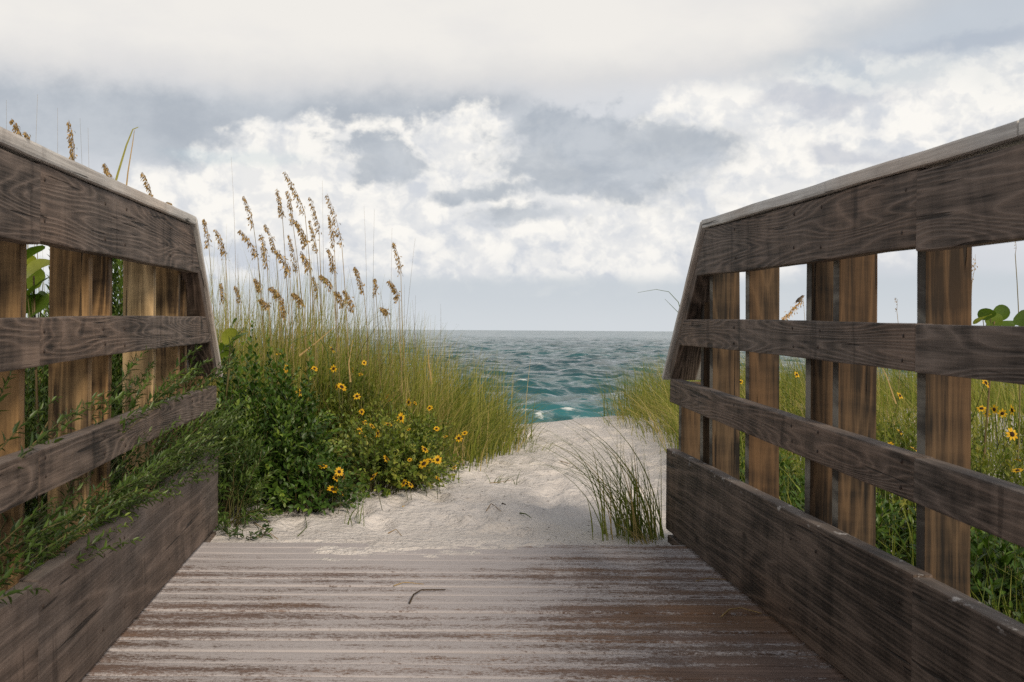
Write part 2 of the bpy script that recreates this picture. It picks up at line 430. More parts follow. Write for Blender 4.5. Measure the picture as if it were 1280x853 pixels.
def ground_z(x, y):
    x = np.asarray(x, float); y = np.asarray(y, float)
    z = -0.030 + 0.035 * np.clip((y - 4.2) / 4.0, 0, 1)
    z = z + 0.10 * fbm(x * 0.7 + 9, y * 0.7 + 4, 3) * np.clip((y - 3.9) / 1.0, 0, 1)
    z = z + 0.030 * fbm(x * 3.1, y * 3.1, 3) * np.clip((y - 3.9) / 0.6, 0.1, 1)
    lm = np.exp(-(((x + 1.0) / 1.15) ** 2 + ((y - 6.2) / 1.5) ** 2))
    rm = 0.16 * (1 / (1 + np.exp(-(x - 2.4) * 3.0))) * np.clip((y - 3.0) / 3, 0, 1)
    z = z + 0.14 * lm + rm
    # path is trodden a little lower, and the dune falls to the beach beyond the crest
    z = z - 0.02 * np.exp(-((x - 0.75) / 0.55) ** 2) * np.clip((y - 4.4) / 1.5, 0, 1)
    fall = np.clip((y - (8.6 + 0.5 * np.sin(x * 0.9))) / 13.0, 0, 1)
    z = z - 1.95 * (fall ** 1.25)
    z = np.where(y > 24, z - (y - 24) * 0.06, z)
    return z

# ------------------------------------------------------------------ SETTING: ground
def axis_steps(spec):
    out = []
    for a, b, st in spec:
        out.append(np.arange(a, b, st))
    out.append([spec[-1][1]])
    return np.concatenate(out)
gx = axis_steps([(-60, -8, 4), (-8, -2, 0.4), (-2, -1.0, 0.08), (-1.0, 2.4, 0.018), (2.4, 4, 0.1), (4, 12, 0.5), (12, 90, 6)])
gy = axis_steps([(-14, -2, 2), (-2, 3.7, 0.15), (3.7, 9.4, 0.02), (9.4, 14, 0.12), (14, 40, 0.8), (40, 60, 5)])
XX, YY = np.meshgrid(gx, gy)
ZZ = ground_z(XX, YY)
# footprints and scuffs in the loose sand
for k in range(150):
    fx, fy = rng.uniform(-0.5, 2.0), rng.uniform(4.15, 9.0)
    a = rng.normal(1.4, 0.5); ca, sa = math.cos(a), math.sin(a)
    lx, ly = rng.uniform(0.07, 0.14), rng.uniform(0.04, 0.06)
    dx, dy = XX - fx, YY - fy
    u, v = dx * ca + dy * sa, -dx * sa + dy * ca
    q = (u / lx) ** 2 + (v / ly) ** 2
    ZZ = ZZ - rng.uniform(0.010, 0.030) * np.exp(-q ** 1.4) + 0.006 * np.exp(-((np.sqrt(q) - 1.55) / 0.35) ** 2)
ZZ = ZZ + 0.010 * fbm(XX * 14, YY * 14, 3) * np.clip((YY - 3.8) / 0.3, 0, 1)
under = (YY < 3.84)
ZZ = np.where(under, ZZ - 0.14 * np.clip((3.84 - YY) / 0.1, 0, 1), ZZ)
near = np.clip((4.15 - YY) / 0.3, 0, 1) * np.exp(-((XX - 0.1) / 0.75) ** 4) * (YY > 3.84)
ZZ = np.where(YY > 3.84, ZZ * (1 - near) + near * (-0.006 + 0.006 * fbm(XX * 9, YY * 9, 3)), ZZ)
g = Geo(); g.add(np.stack([XX, YY, ZZ], -1).reshape(-1, 3), [grid_faces(len(gy), len(gx))])
tag(g.obj('ground', M['sand']), 'pale trodden sand of the dune path and beach', 'sand', kind='structure')

# ------------------------------------------------------------------ SETTING: sea
SEA = CAMZ - 2.5
def sea_mat():
    m, t, bs = new_mat('sea_water')
    co = t.n('ShaderNodeTexCoord').outputs['Object']
    foam = t.n('ShaderNodeAttribute', attribute_name='tint').outputs['Fac']
    Y = t.sep(co)[1]
    big = t.noise(t.scalev(co, (0.05, 0.11, 1)), 1.0, 3.0)
    col = t.mix(t.ss(big, 0.35, 0.65), (0.010, 0.058, 0.072), (0.022, 0.100, 0.112))
    shal = t.ss(Y, 27, 55, 0.75, 0.0)
    col = t.mix(shal, col, (0.030, 0.165, 0.185))
    fn = t.noise(t.scalev(co, (1.6, 3.2, 1)), 1.0, 6.0, 0.72, 0.6)
    fm = t.ss(t.math('ADD', t.math('MULTIPLY', foam, 0.9), t.math('MULTIPLY', t.math('SUBTRACT', fn, 0.5), 1.5)), 0.33, 0.62)  # foam white; its noise-only flecks also paint in glints on the water
    c = t.mix(fm, col, (0.62, 0.66, 0.66))
    t.put(bs.inputs['Base Color'], c)
    t.put(bs.inputs['Roughness'], t.ss(fm, 0, 1, 0.16, 0.9, 'LINEAR'))
    bs.inputs['IOR'].default_value = 1.33
    rip = t.noise(t.scalev(co, (2.0, 4.2, 1)), 1.0, 6.0, 0.70, color=True)
    rip2 = t.noise(t.scalev(co, (0.22, 0.75, 1)), 1.0, 5.0, 0.62, color=True)
    rip3 = t.noise(t.scalev(co, (0.035, 0.16, 1)), 1.0, 4.0, 0.6, color=True)
    nv = t.n('ShaderNodeNewGeometry').outputs['Normal']
    for r_, k_ in ((rip, 1.2), (rip2, 1.05), (rip3, 1.0)):
        nv = t.vmath('ADD', nv, t.scalev(t.vmath('SUBTRACT', r_, (0.5, 0.5, 0.5)), (k_ * 0.8, k_ * 1.2, 0.0)))
    t.put(bs.inputs['Normal'], t.vmath('NORMALIZE', nv))
    return m
M['sea'] = sea_mat()

def build_sea():
    rad = [17.0]
    while rad[-1] < 9000:
        r = rad[-1]; rad.append(r * (1.0042 if r < 400 else 1.03) + 0.02)
    rad = np.array(rad)
    ang = np.linspace(math.radians(-42), math.radians(50), 620)
    RR, AA = np.meshgrid(rad, ang, indexing='ij')
    x, y = RR * np.sin(AA), RR * np.cos(AA)
    step = np.gradient(rad)[:, None]
    lat = RR * (ang[1] - ang[0])
    res = np.maximum(step, lat)
    rs = np.random.default_rng(21)
    dx = np.zeros_like(x); dy = np.zeros_like(x); z = np.zeros_like(x); J = np.zeros_like(x)
    for k in range(110):
        lam = 0.5 * (5.5 / 0.5) ** rs.random()
        th = math.radians(-90) + rs.normal(0, 0.75)
        kx, ky = math.cos(th) * 2 * math.pi / lam, math.sin(th) * 2 * math.pi / lam
        A = 0.0066 * lam ** 0.85 * rs.uniform(0.6, 1.3)
        ph = rs.uniform(0, 6.28)
        fade = np.clip((lam / res - 2.0) / 2.0, 0, 1)
        q = kx * x + ky * y + ph
        gust = 0.7 + 0.6 * vnoise(x * 0.06 + k * 3.1, y * 0.12 + k)
        a = A * fade * gust
        z += a * np.cos(q)
        s = np.sin(q) * a * 0.95
        dx -= math.cos(th) * s; dy -= math.sin(th) * s
        J += a * (2 * math.pi / lam) * np.cos(q)
    far = np.clip((RR - 900) / 2000, 0, 1)
    z *= 1 - far
    foam = np.clip((J - 0.30) * 1.4, 0, 1) * np.clip(z / 0.10, 0, 1)
    # a low breaker close to the beach
    line = 30.2 + 0.8 * np.sin(x * 0.22) + 1.2 * (vnoise(x * 0.25, y * 0 + 2.0) - 0.5)
    br = np.exp(-((y - line) / 0.9) ** 2)
    amp = np.clip(0.3 + 1.1 * (vnoise(x * 0.16 + 5.3, y * 0 + 8) - 0.35), 0, 1)
    z += 0.28 * br * amp
    foam = np.clip(foam + 0.36 * np.exp(-((y - line + 0.5) / 0.9) ** 2) * amp, 0, 1)
    g = Geo()
    v = np.stack([x + dx, y + dy, SEA + z], -1).reshape(-1, 3)
    g.add(v, [grid_faces(len(rad), len(ang))[:, ::-1]], foam.ravel())
    tag(g.obj('sea', M['sea']), 'choppy green blue sea with small white crests', 'sea', kind='structure')
build_sea()

# ------------------------------------------------------------------ BOARDWALK
def board_mesh(name, L, T, H, mat, bev=0.004, cuts=24, warp=0.002, ends=None, seed=0):
    """box: x 0..L, y -T/2..T/2, z -H/2..H/2, softened arrises and slight warp.
    ends=(k0,k1): slope of the end cuts, dx per dz"""
    rr = random.Random(seed)
    bm = bmesh.new()
    bmesh.ops.create_cube(bm, size=1.0)
    for v in bm.verts:
        v.co = Vector(((v.co.x + 0.5) * L, v.co.y * T, v.co.z * H))
    bmesh.ops.bevel(bm, geom=list(bm.edges), offset=bev, segments=2, profile=0.6, affect='EDGES')
    for i in range(1, cuts):
        x = L * i / cuts
        bmesh.ops.bisect_plane(bm, geom=bm.verts[:] + bm.edges[:] + bm.faces[:], plane_co=(x, 0, 0), plane_no=(1, 0, 0))
    a = [rr.uniform(-1, 1) for _ in range(8)]
    for v in bm.verts:
        s = v.co.x / max(L, 1e-6)
        if ends:
            v.co.x += (ends[0] * (1 - s) + ends[1] * s) * v.co.z
        e = v.co.z / H
        v.co.z += warp * (a[0] * math.sin(5 * s + a[1] * 3) + 0.5 * a[2] * math.sin(17 * s + a[3] * 9) + 0.45 * e * math.sin(41 * s + a[6] * 9))
        v.co.y += warp * 0.8 * (a[4] * math.sin(6 * s + a[5] * 3) + 0.4 * math.sin(29 * s + a[7] * 9) * e)
    me = bpy.data.meshes.new(name)
    bm.to_mesh(me); bm.free()
    me.materials.append(mat)
    return me

ct, st = math.cos(math.atan(TILT)), math.sin(math.atan(TILT))
ALONG = Vector((0, ct, st)); UPV = Vector((0, -st, ct))
def rail_matrix(x, s, h, pitch=0.0):
    """local x along the walk (pitched up by pitch), local z up, local y to -X"""
    ax = (ALONG * math.cos(pitch) + UPV * math.sin(pitch)).normalized()
    uz = (UPV * math.cos(pitch) - ALONG * math.sin(pitch)).normalized()
    m = Matrix.Identity(4)
    m.col[0][:3] = ax; m.col[1][:3] = (-1, 0, 0); m.col[2][:3] = uz
    base = Vector((x, 0, -3.857 * TILT)) + Vector((0, s, s * TILT)) + UPV * h
    m.col[3][:3] = base
    return m

def place(o, root, mat):
    o.parent = root
    o.matrix_local = Matrix.Translation(root.location).inverted() @ mat

def nail_mesh():
    m, t, bs = new_mat('rusty_nail')
    co = t.n('ShaderNodeTexCoord').outputs['Object']
    t.put(bs.inputs['Base Color'], t.mix(t.noise(co, 300.0, 3.0), (0.012, 0.009, 0.008), (0.05, 0.028, 0.018)))
    bs.inputs['Roughness'].default_value = 0.7
    g = Geo(); n = 10; a = np.arange(n) / n * 2 * np.pi; rows = []
    for r_, z_ in ((0.0042, -0.004), (0.0042, 0.0004), (0.0032, 0.0014), (0.0012, 0.0018)):
        rows.append(np.stack([np.cos(a) * r_, np.sin(a) * r_, 0 * a + z_], 1))
    i = np.arange(3 * n); r0, c0 = i // n, i % n
    f = np.stack([r0 * n + c0, r0 * n + (c0 + 1) % n, (r0 + 1) * n + (c0 + 1) % n, (r0 + 1) * n + c0], 1)
    g.add(np.concatenate(rows), [f, np.arange(3 * n, 4 * n)[None, :]])
    return g.mesh('nail', m)
NAIL = nail_mesh()

def build_railing(side, xin, label, kick_top, r3, post_pale, seed, far_posts):
    """side +1 right / -1 left; xin = x of the inner faces of the boards"""
    out = side
    root = empty('wooden_railing', (side * (abs(xin) + 0.05), 3.6, 0), label, 'railing')
    T = 0.038
    xc = xin + out * T / 2
    sd = [seed]
    def bd(name, s0, s1, hc, H, T_=T, x=xc, mat=M['rail_wood'], pitch=0.0, **kw):
        sd[0] += 1
        L = (s1 - s0) / math.cos(pitch)
        o = link(name, board_mesh(name, L, T_, H, mat, seed=sd[0], **kw))
        place(o, root, rail_matrix(x, s0, hc, pitch))
        return o
    near = -1.6
    J = 2.10 if side > 0 else 2.085
    j2 = 0.003
    # boards are cut on the slant at their far ends (45 degree end of the rail)
    s_top = lambda h: 3.575 + (1.065 - h) * 0.98
    bd('top_board', J + j2, s_top(0.992), 0.992, 0.145, ends=(0, -0.98))
    bd('top_board', near, J, 0.986, 0.148, x=xc - out * 0.004, cuts=40)
    bd('middle_rail', J + j2, s_top(0.733) - 0.005, 0.733, 0.090, ends=(0, -0.98))
    bd('middle_rail', near, J, 0.731, 0.090, x=xc - out * 0.003, cuts=40)
    f0, n0 = r3
    pit = math.atan((f0 - n0) / (4.05 - 1.73))
    hJ = n0 + (f0 - n0) * (J - 1.73) / (4.05 - 1.73)
    bd('lower_rail', J + j2, 4.045, hJ, 0.086, pitch=pit)
    bd('lower_rail', near, J, hJ - (J - near) * math.tan(pit), 0.084, pitch=pit, x=xc - out * 0.002, cuts=40)
    kb = 0.012
    km = M['kick_wood'] if side > 0 else M['kick_wood_pale']
    bd('kick_board', J + j2, 4.09, (kick_top + kb) / 2, kick_top - kb, mat=km)
    bd('kick_board', near, J, (kick_top + kb) / 2 - 0.003, kick_top - kb, mat=km, x=xc - out * 0.003, cuts=40)
    # handrail cap laid flat over board and posts, and its slanting end piece
    cw = 0.14
    cx = xin + out * (cw / 2 - 0.009)
    bd('handrail_cap', J - 0.35, 3.6, 1.082, 0.028, T_=cw, x=cx, mat=M['cap_wood'], ends=(0, 0.35), bev=0.006)
    bd('handrail_cap', near, J - 0.353, 1.083, 0.028, T_=cw, x=cx, mat=M['cap_wood'], bev=0.006, cuts=40)
    p = -math.radians(45.5)
    bd('end_cap', 3.606, 4.125, 1.087, 0.020, T_=cw, x=cx, mat=M['cap_wood'], pitch=p, bev=0.004)
    bd('end_brace', 3.585, 4.05, 1.046, 0.045, T_=0.09, x=xin + out * 0.046, mat=M['rail_wood'], pitch=p)
    # posts: flat 2x4s facing along the walk
    xp = xin + out * (T + 0.004 + 0.089 / 2)
    posts = [-1.3, -0.75, -0.3, 0.2, 0.7, 1.25, 1.66] + far_posts
    for k, s in enumerate(posts):
        top = 1.063
        if s > 3.53: top = 1.0 - (s - 3.59) * 1.02
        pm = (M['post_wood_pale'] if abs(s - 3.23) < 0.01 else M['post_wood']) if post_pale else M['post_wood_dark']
        sd[0] += 1
        me = board_mesh('post', top + 0.45, 0.038, 0.089, pm, seed=sd[0], cuts=8, warp=0.0015)
        o = link('post', me)
        m = Matrix.Identity(4)
        lean = R.uniform(-0.004, 0.004)
        m.col[0][:3] = Vector((lean, 0, 1)).normalized(); m.col[1][:3] = (0, 1, 0); m.col[2][:3] = (-1, 0, lean)
        m.col[3][:3] = (xp + R.uniform(-0.004, 0.004), s + 0.019, deck_z(s) - 0.45)
        place(o, root, m)
    for s in far_posts:
        if s > 3.6: continue
        for h in (0.955, 1.035, 0.712, 0.755, hJ + (s - J) * math.tan(pit) - 0.018, hJ + (s - J) * math.tan(pit) + 0.022, 0.07, 0.24):
            o = link('nail', NAIL, root)
            m = rail_matrix(xin - out * 0.0004, s + 0.018 + R.uniform(-0.008, 0.008), h + R.uniform(-0.007, 0.007)) @ Matrix.Rotation(math.radians(-90 * out), 4, 'X') @ Matrix.Translation((0, 0, 0))
            place(o, root, m)
    # joist end under the kick board, seen past the end of the deck
    bd('joist', 0.5, 4.06, -0.052, 0.095, x=xc + out * 0.002, mat=M['rail_wood'])
    return root

build_railing(-1, -0.68, 'weathered grey wooden railing overgrown with green creeper sprigs', 0.290, (0.485, 0.489), True, 100, [2.10, 2.52, 2.71, 3.23, 3.56, 3.69, 4.02])
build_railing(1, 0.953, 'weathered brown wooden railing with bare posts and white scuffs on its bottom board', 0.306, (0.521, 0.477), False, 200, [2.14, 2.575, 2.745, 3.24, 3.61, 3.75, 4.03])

def build_deck():
    root = empty('boardwalk_deck', (0, 0, deck_z(0)), 'brown plank boardwalk floor dusted with white blown sand', 'boardwalk')
    g = Geo()
    pitch = 0.0885; W = pitch - 0.006
    x0, x1 = -0.70, 0.972
    xs = np.linspace(x0, x1, 60)
    prof = [(-W / 2, -0.036), (-W / 2, -0.004), (-W / 2 + 0.0015, -0.0012), (-W / 2 + 0.006, 0.0), (-W / 4, 0.0002), (0, 0.0), (W / 4, 0.0002), (W / 2 - 0.006, 0.0), (W / 2 - 0.0015, -0.0012), (W / 2, -0.004), (W / 2, -0.036)]
    prof = np.array(prof)
    n = 0
    s = 3.857 - pitch / 2
    while s > -1.6:
        sag = rng.normal(0, 0.0012); tw = rng.normal(0, 0.0008)
        zz = fbm(xs * 3 + n * 7.7, xs * 0 + n, 2) * 0.003
        v = np.zeros((len(xs), len(prof), 3))
        v[..., 0] = xs[:, None]
        v[..., 1] = s + prof[None, :, 0] + (fbm(xs * 2, xs * 0 + n * 3.3, 2) * 0.003)[:, None]
        v[..., 2] = deck_z(s) + TILT * prof[None, :, 0] + prof[None, :, 1] + sag + zz[:, None] + tw * prof[None, :, 0] / 0.04
        f = grid_faces(len(xs), len(prof))
        caps = [np.arange(len(prof))[None, ::-1], ((len(xs) - 1) * len(prof) + np.arange(len(prof)))[None, :]]
        g.add(v.reshape(-1, 3), [f[:, ::-1]] + caps, rng.random())
        s -= pitch; n += 1
    g.obj('planking', M['deck'], root, root.location, smooth=False)
    # object coordinates start at the root: shift the shader's idea of x and y by parenting at origin
    for xj in (-0.35, 0.10, 0.60):
        o = link('joist', board_mesh('joist', 5.3, 0.038, 0.09, M['rail_wood'], cuts=4, seed=7))
        place(o, root, rail_matrix(xj, -1.5, -0.087))
build_deck()

g = Geo()
dxs = np.arange(-0.62, 0.80, 0.0075); dys = np.arange(3.25, 4.02, 0.0075)
DX, DY = np.meshgrid(dxs, dys)
hh_ = 0.0030 + 0.034 * fbm(DX * 4.5 + 4, DY * 7.0, 4) + 0.016 * fbm(DX * 22, DY * 40, 4) - 0.022 * np.clip((3.80 - DY) / 0.5, 0, 1.2) - 0.016 * np.abs((DX - 0.03) / 0.55) ** 3
hh_ = np.clip(hh_, -0.012, 0.006) - 0.05 * np.clip((DY - 3.93) / 0.09, 0, 1)
g.add(np.stack([DX, DY, deck_z(np.minimum(DY, 3.86)) + hh_], -1).reshape(-1, 3), [grid_faces(len(dys), len(dxs))])
tag(g.obj('sand_drift', M['sand']), 'thin drift of pale sand blown over the far end of the deck', 'sand', kind='stuff')

# ------------------------------------------------------------------ PLANTS
def ground_pt(x, y, sink=0.02):
    return np.array([x, y, float(ground_z(x, y)) - sink])

def shrub(name, label, cat, base, rad, n, ll, lw, lmat, spacing=0.016, group=None, tint=(0.15, 0.65), up=0.8, start=0.35, spread=0.45, upper=0.05, ang=0.95, lean=(0, 0)):
    """stems fan out of a patch of ground to an uneven dome; leaves run along their outer part"""
    base = np.asarray(base, float)
    root = empty(name, base, label, cat, group)
    gs, gl = Geo(), Geo()
    for i in range(n):
        th = rng.uniform(0, 2 * np.pi); q = rng.random() ** 0.5
        phi = math.acos(rng.uniform(upper, 1))
        lump = 0.82 + 0.42 * (vnoise(np.array(th * 1.6 + base[0] * 5), np.array(phi * 3 + base[1] * 7)) - 0.3)
        rr_ = lump * (rng.uniform(0.55, 1.05) ** 0.5)
        tgt = base + np.array([rad[0] * math.sin(phi) * math.cos(th), rad[1] * math.sin(phi) * math.sin(th), rad[2] * math.cos(phi)]) * rr_
        tgt[:2] += np.array(lean) * tgt[2]
        p0 = base + np.array([rad[0] * math.cos(th), rad[1] * math.sin(th), 0]) * q * spread
        gz = float(ground_z(p0[0], p0[1])); p0[2] = gz - 0.01
        tgt[2] = max(tgt[2], float(ground_z(tgt[0], tgt[1])) + 0.03)
        bend = np.array([0, 0, up * 0.18 * rad[2] * rng.uniform(0.4, 1.3)]) + rng.normal(0, 0.02, 3)
        sprig(gs, gl, p0, tgt, bend, spacing * rng.uniform(0.85, 1.2), ll * rng.uniform(0.8, 1.15), lw, start=start, ang=ang, tint=tint, r=0.0022)
    gs.obj('stems', M['stem'], root, base)
    gl.obj('foliage', lmat, root, base)
    return root

# -- flower heads -----------------------------------------------------
def flower_meshes(k):
    rs = np.random.default_rng(50 + k)
    g = Geo(); n = [9, 10, 8, 11][k]
    th = np.arange(n) / n * 2 * np.pi + rs.normal(0, 0.10, n)
    tiltp = rs.normal(0.12, 0.14, n)
    ax = np.stack([np.cos(th) * np.cos(tiltp), np.sin(th) * np.cos(tiltp), np.sin(tiltp)], 1)
    pos = np.stack([np.cos(th), np.sin(th), 0 * th], 1) * 0.0075
    leaves(g, pos, ax, np.tile([0, 0, 1.0], (n, 1)), np.full(n, 0.021) * rs.uniform(0.85, 1.15, n), np.full(n, 0.0115), rs.random(n), 0.12, 0.12)
    pm = g.mesh('petals', M['petal'])
    d = Geo(); rows = []
    for r_, z_ in ((0.0105, -0.001), (0.0095, 0.003), (0.006, 0.0055), (0.002, 0.0062)):
        a = np.arange(10) / 10 * 2 * np.pi
        rows.append(np.stack([np.cos(a) * r_, np.sin(a) * r_, 0 * a + z_], 1))
    v = np.concatenate(rows)
    i = np.arange(30); r0, c0 = i // 10, i % 10
    f = np.stack([r0 * 10 + c0, r0 * 10 + (c0 + 1) % 10, (r0 + 1) * 10 + (c0 + 1) % 10, (r0 + 1) * 10 + c0], 1)
    d.add(v, [f, np.arange(30, 40)[None, :]], 0.5)
    return pm, d.mesh('flower_disc', M['disc'])
FLOWERS = [flower_meshes(k) for k in range(4)]

def add_flower(root, pt, face=None, size=1.0, stalk=True):
    """a bloom on its stalk, child of its plant: petals (> flower_disc)"""
    pm, dm = FLOWERS[R.randrange(4)]
    o = link('flower', pm, root)
    face = norm(face if face is not None else np.array([R.uniform(-1.0, 1.1), R.uniform(-1.3, 0.15), R.uniform(0.0, 1.1)]))
    q = Vector(face).to_track_quat('Z', 'Y')
    o.location = Vector(pt) - root.location
    o.rotation_mode = 'QUATERNION'; o.rotation_quaternion = q
    size *= 0.74 * R.uniform(0.8, 1.15)
    o.scale = (size,) * 3
    link('flower_disc', dm, o)
    if stalk:
        p = np.asarray(pt, float)
        b = p + np.array([R.uniform(-0.05, 0.05), R.uniform(0.02, 0.1), -0.14]) - face * 0.03
        c = np.linspace(0, 1, 5)[:, None]
        gs = Geo(); tube(gs, b * (1 - c) + (p - face * 0.003) * c, 0.0016, 0.0012, 3, 0.4)
        k = gs.obj('flower_stalk', M['stem'], o, root.location)
        k.matrix_local = (Matrix.Translation(o.location) @ q.to_matrix().to_4x4() @ Matrix.Scale(size, 4)).inverted()
    return o

# 1. the big dark shrub against the end of the left railing
shrub('leafy_shrub', 'big dark green leafy shrub crowding the end of the creeper covered railing', 'shrub',
      ground_pt(-0.63, 4.78), (0.44, 0.52, 0.74), 470, 0.036, 0.018, M['shrub_leaf'], 0.0145, tint=(0.10, 0.72), start=0.3)
shrub('leafy_shrub', 'low dark shrub spilling onto the sand at the foot of the big shrub', 'shrub',
      ground_pt(-0.40, 4.58), (0.25, 0.28, 0.33), 190, 0.034, 0.017, M['shrub_leaf'], 0.0145, tint=(0.05, 0.55), upper=-0.02)
# narrow-leaved bushy plant between rail end and shrub
shrub('narrow_leaved_bush', 'narrow leaved bush leaning out of the railing corner over the sand', 'bush',
      ground_pt(-0.74, 4.28), (0.30, 0.24, 0.50), 170, 0.034, 0.0085, M['creeper_leaf'], 0.0095, tint=(0.1, 0.6), upper=0.0)
shrub('seedling', 'small dark leaved seedling on the sand beside the deck corner', 'seedling',
      ground_pt(-0.58, 4.02), (0.12, 0.08, 0.12), 14, 0.032, 0.010, M['creeper_leaf'], 0.012, tint=(0.0, 0.25), upper=0.0)

# 2. the flowering beach-sunflower bushes
def flower_bush(label, base, rad, n, blooms, extra=0, ll=0.029, lw=0.0155, group=None, lmat='sunflower_leaf', name='flowering_bush', cat='flowering bush', **kw):
    root = shrub(name, label, cat, base, rad, n, ll, lw, M[lmat], kw.pop('spacing', 0.0155), group, kw.pop('tint', (0.25, 0.85)), **kw)
    for (x, y, d, s) in blooms:
        add_flower(root, at(x, y, d * 0.972), size=s)
    for _ in range(extra):
        th = rng.uniform(-math.pi, 0.3); phi = rng.uniform(0.1, 1.2)
        p = base + np.array([rad[0] * math.sin(phi) * math.cos(th), rad[1] * math.sin(phi) * math.sin(th), rad[2] * math.cos(phi)]) * rng.uniform(0.95, 1.1)
        add_flower(root, p, size=rng.uniform(0.65, 1.0))
    return root

flower_bush('yellow flowered bush hugging the right edge of the dark shrub above the sand', ground_pt(-0.12, 5.05), (0.36, 0.42, 0.40), 300,
            [(404, 583, 4.60, 1.15), (416, 612, 4.56, 1.1), (424, 590, 4.58, 0.9), (430, 597, 4.58, 0.9), (428, 617, 4.55, .8), (420, 598, 4.6, .8),
             (467, 596, 4.62, 1.1), (421, 484, 5.05, 1.0), (417, 461, 5.3, 0.9), (375, 491, 4.75, 0.9)], 5)
flower_bush('broad yellow flowered bush spreading low over the edge of the sand path', ground_pt(-0.04, 5.40), (0.36, 0.52, 0.38), 460,
            [(511, 503, 5.45, 1.1), (501, 523, 5.3, 1.15), (485, 531, 5.25, 1.15), (465, 533, 5.2, 1.0), (472, 542, 5.15, 1.0), (455, 544, 5.15, .9), (449, 539, 5.1, .9),
             (457, 528, 5.3, .8), (531, 562, 5.1, 1.0), (530, 580, 5.0, 1.3), (537, 577, 5.05, .8), (505, 604, 4.88, 1.1), (513, 606, 4.88, 0.9), (483, 574, 4.98, .9),
             (547, 598, 5.0, .8), (512, 575, 5.0, .7), (452, 515, 5.3, .9), (511, 537, 5.2, 0.7), (568, 585, 5.6, 0.8), (505, 636, 4.8, .7)], 4, upper=-0.05)
flower_bush('tall pale green bush with yellow flowers behind the big dark shrub', ground_pt(-0.30, 5.75), (0.40, 0.40, 0.56), 330,
            [(415, 437, 5.75, 1.1), (416, 462, 5.5, 1.25), (427, 484, 5.4, 1.25), (358, 461, 5.5, 1.2), (382, 464, 5.5, 1.0), (393, 461, 5.5, 1.0), (441, 463, 5.7, 0.9),
             (348, 443, 5.7, .9), (451, 468, 5.8, .7), (374, 490, 5.3, 1.1)], 3, ll=0.030, lw=0.014, lmat='meadow_leaf', tint=(0.1, 0.55))

# 3. dune grass left of the path (one mass nobody could count)
def scatter(poly_fn, n):
    pts = []
    while len(pts) < n:
        p = poly_fn()
        if p is not None: pts.append(p)
    return np.array(pts)

g = Geo()
def left_grass():
    y = rng.uniform(5.6, 8.3); x = rng.uniform(-2.6, 0.86)
    right = 0.26 + 0.30 * (y - 5.7) if y < 7.4 else 0.80 - 0.25 * (y - 7.4)
    if x > right + rng.normal(0, 0.06): return None
    return (x, y)
P = scatter(left_grass, 10500)
z = ground_z(P[:, 0], P[:, 1])
edge = np.clip((0.26 + 0.30 * (np.minimum(P[:, 1], 7.4) - 5.7) - P[:, 0]) / 0.9, 0, 1)
h = (0.40 + 0.32 * edge ** 0.8) * rng.uniform(0.55, 1.25, len(P))
clump = vnoise(P[:, 0] * 5, P[:, 1] * 5)
h *= 0.75 + 0.45 * clump
az = rng.normal(0.1, 1.5, len(P)); lean = np.abs(rng.normal(0.34, 0.36, len(P))) + 0.50 * (1 - edge) * rng.random(len(P))
az = np.where(edge < 0.35, rng.normal(-0.3, 0.7, len(P)), az)
tint = np.clip(0.18 + 0.5 * vnoise(P[:, 0] * 3 + 3, P[:, 1] * 3) + rng.normal(0, 0.22, len(P)) + 0.06 * edge, 0, 1)
blades(g, np.column_stack([P, z - 0.01]), h * 1.04, az, lean, rng.uniform(0.0036, 0.0078, len(P)), tint, segs=6, droop=0.12)
# taller wispy blades, dead straw and dark fresh blades mixed in
for m, lo, hi, lm, tm in ((1500, 0.55, 1.0, 0.12, 0.62), (2600, 0.30, 0.62, 0.55, 0.97), (3000, 0.32, 0.60, 0.40, 0.05), (2200, 0.40, 0.70, 0.75, 0.45)):
    Q = P[rng.integers(0, len(P), m)] + rng.normal(0, 0.03, (m, 2))
    e2 = np.clip((0.4 - Q[:, 0]) / 0.9, 0, 1)
    blades(g, np.column_stack([Q, ground_z(Q[:, 0], Q[:, 1]) - 0.01]), (lo + (hi - lo) * e2) * rng.uniform(0.7, 1.25, m), rng.uniform(0, 6.28, m), np.abs(rng.normal(lm, lm * 0.7, m)), rng.uniform(0.0026, 0.0062, m), np.clip(rng.normal(tm, 0.13, m), 0, 1), segs=6, droop=0.15)
tag(g.obj('dune_grass', M['grass']), 'thick yellow green dune grass filling the mound left of the sand path', 'grass', kind='stuff')

# dune grass on the right of the path, bent towards it by the wind
g = Geo()
def right_grass():
    y = rng.uniform(7.9, 11.5); x = rng.uniform(1.25, 6.5)
    l = 1.60 + 0.30 * abs(y - 8.6)
    if x < l + rng.normal(0, 0.08): return None
    return (x, y)
P = scatter(right_grass, 9000)
edge = np.clip((P[:, 0] - 1.6) / 0.9, 0, 1)
h = (0.20 + 0.32 * edge) * rng.uniform(0.5, 1.3, len(P))
az = rng.normal(math.pi, 0.55, len(P)); lean = np.abs(rng.normal(0.95, 0.45, len(P)))
tint = np.clip(0.30 + 0.55 * vnoise(P[:, 0] * 4, P[:, 1] * 4) + rng.normal(0, 0.24, len(P)), 0, 1)
blades(g, np.column_stack([P, ground_z(P[:, 0], P[:, 1]) - 0.01]), h, az, lean, rng.uniform(0.003, 0.005, len(P)), tint)
def right_near():
    y = rng.uniform(5.4, 8.2); x = rng.uniform(1.3, 3)
    if x < 1.60 + 0.06 * (y - 5) + rng.normal(0, 0.1): return None
    return (x, y)
P = scatter(right_near, 3500)
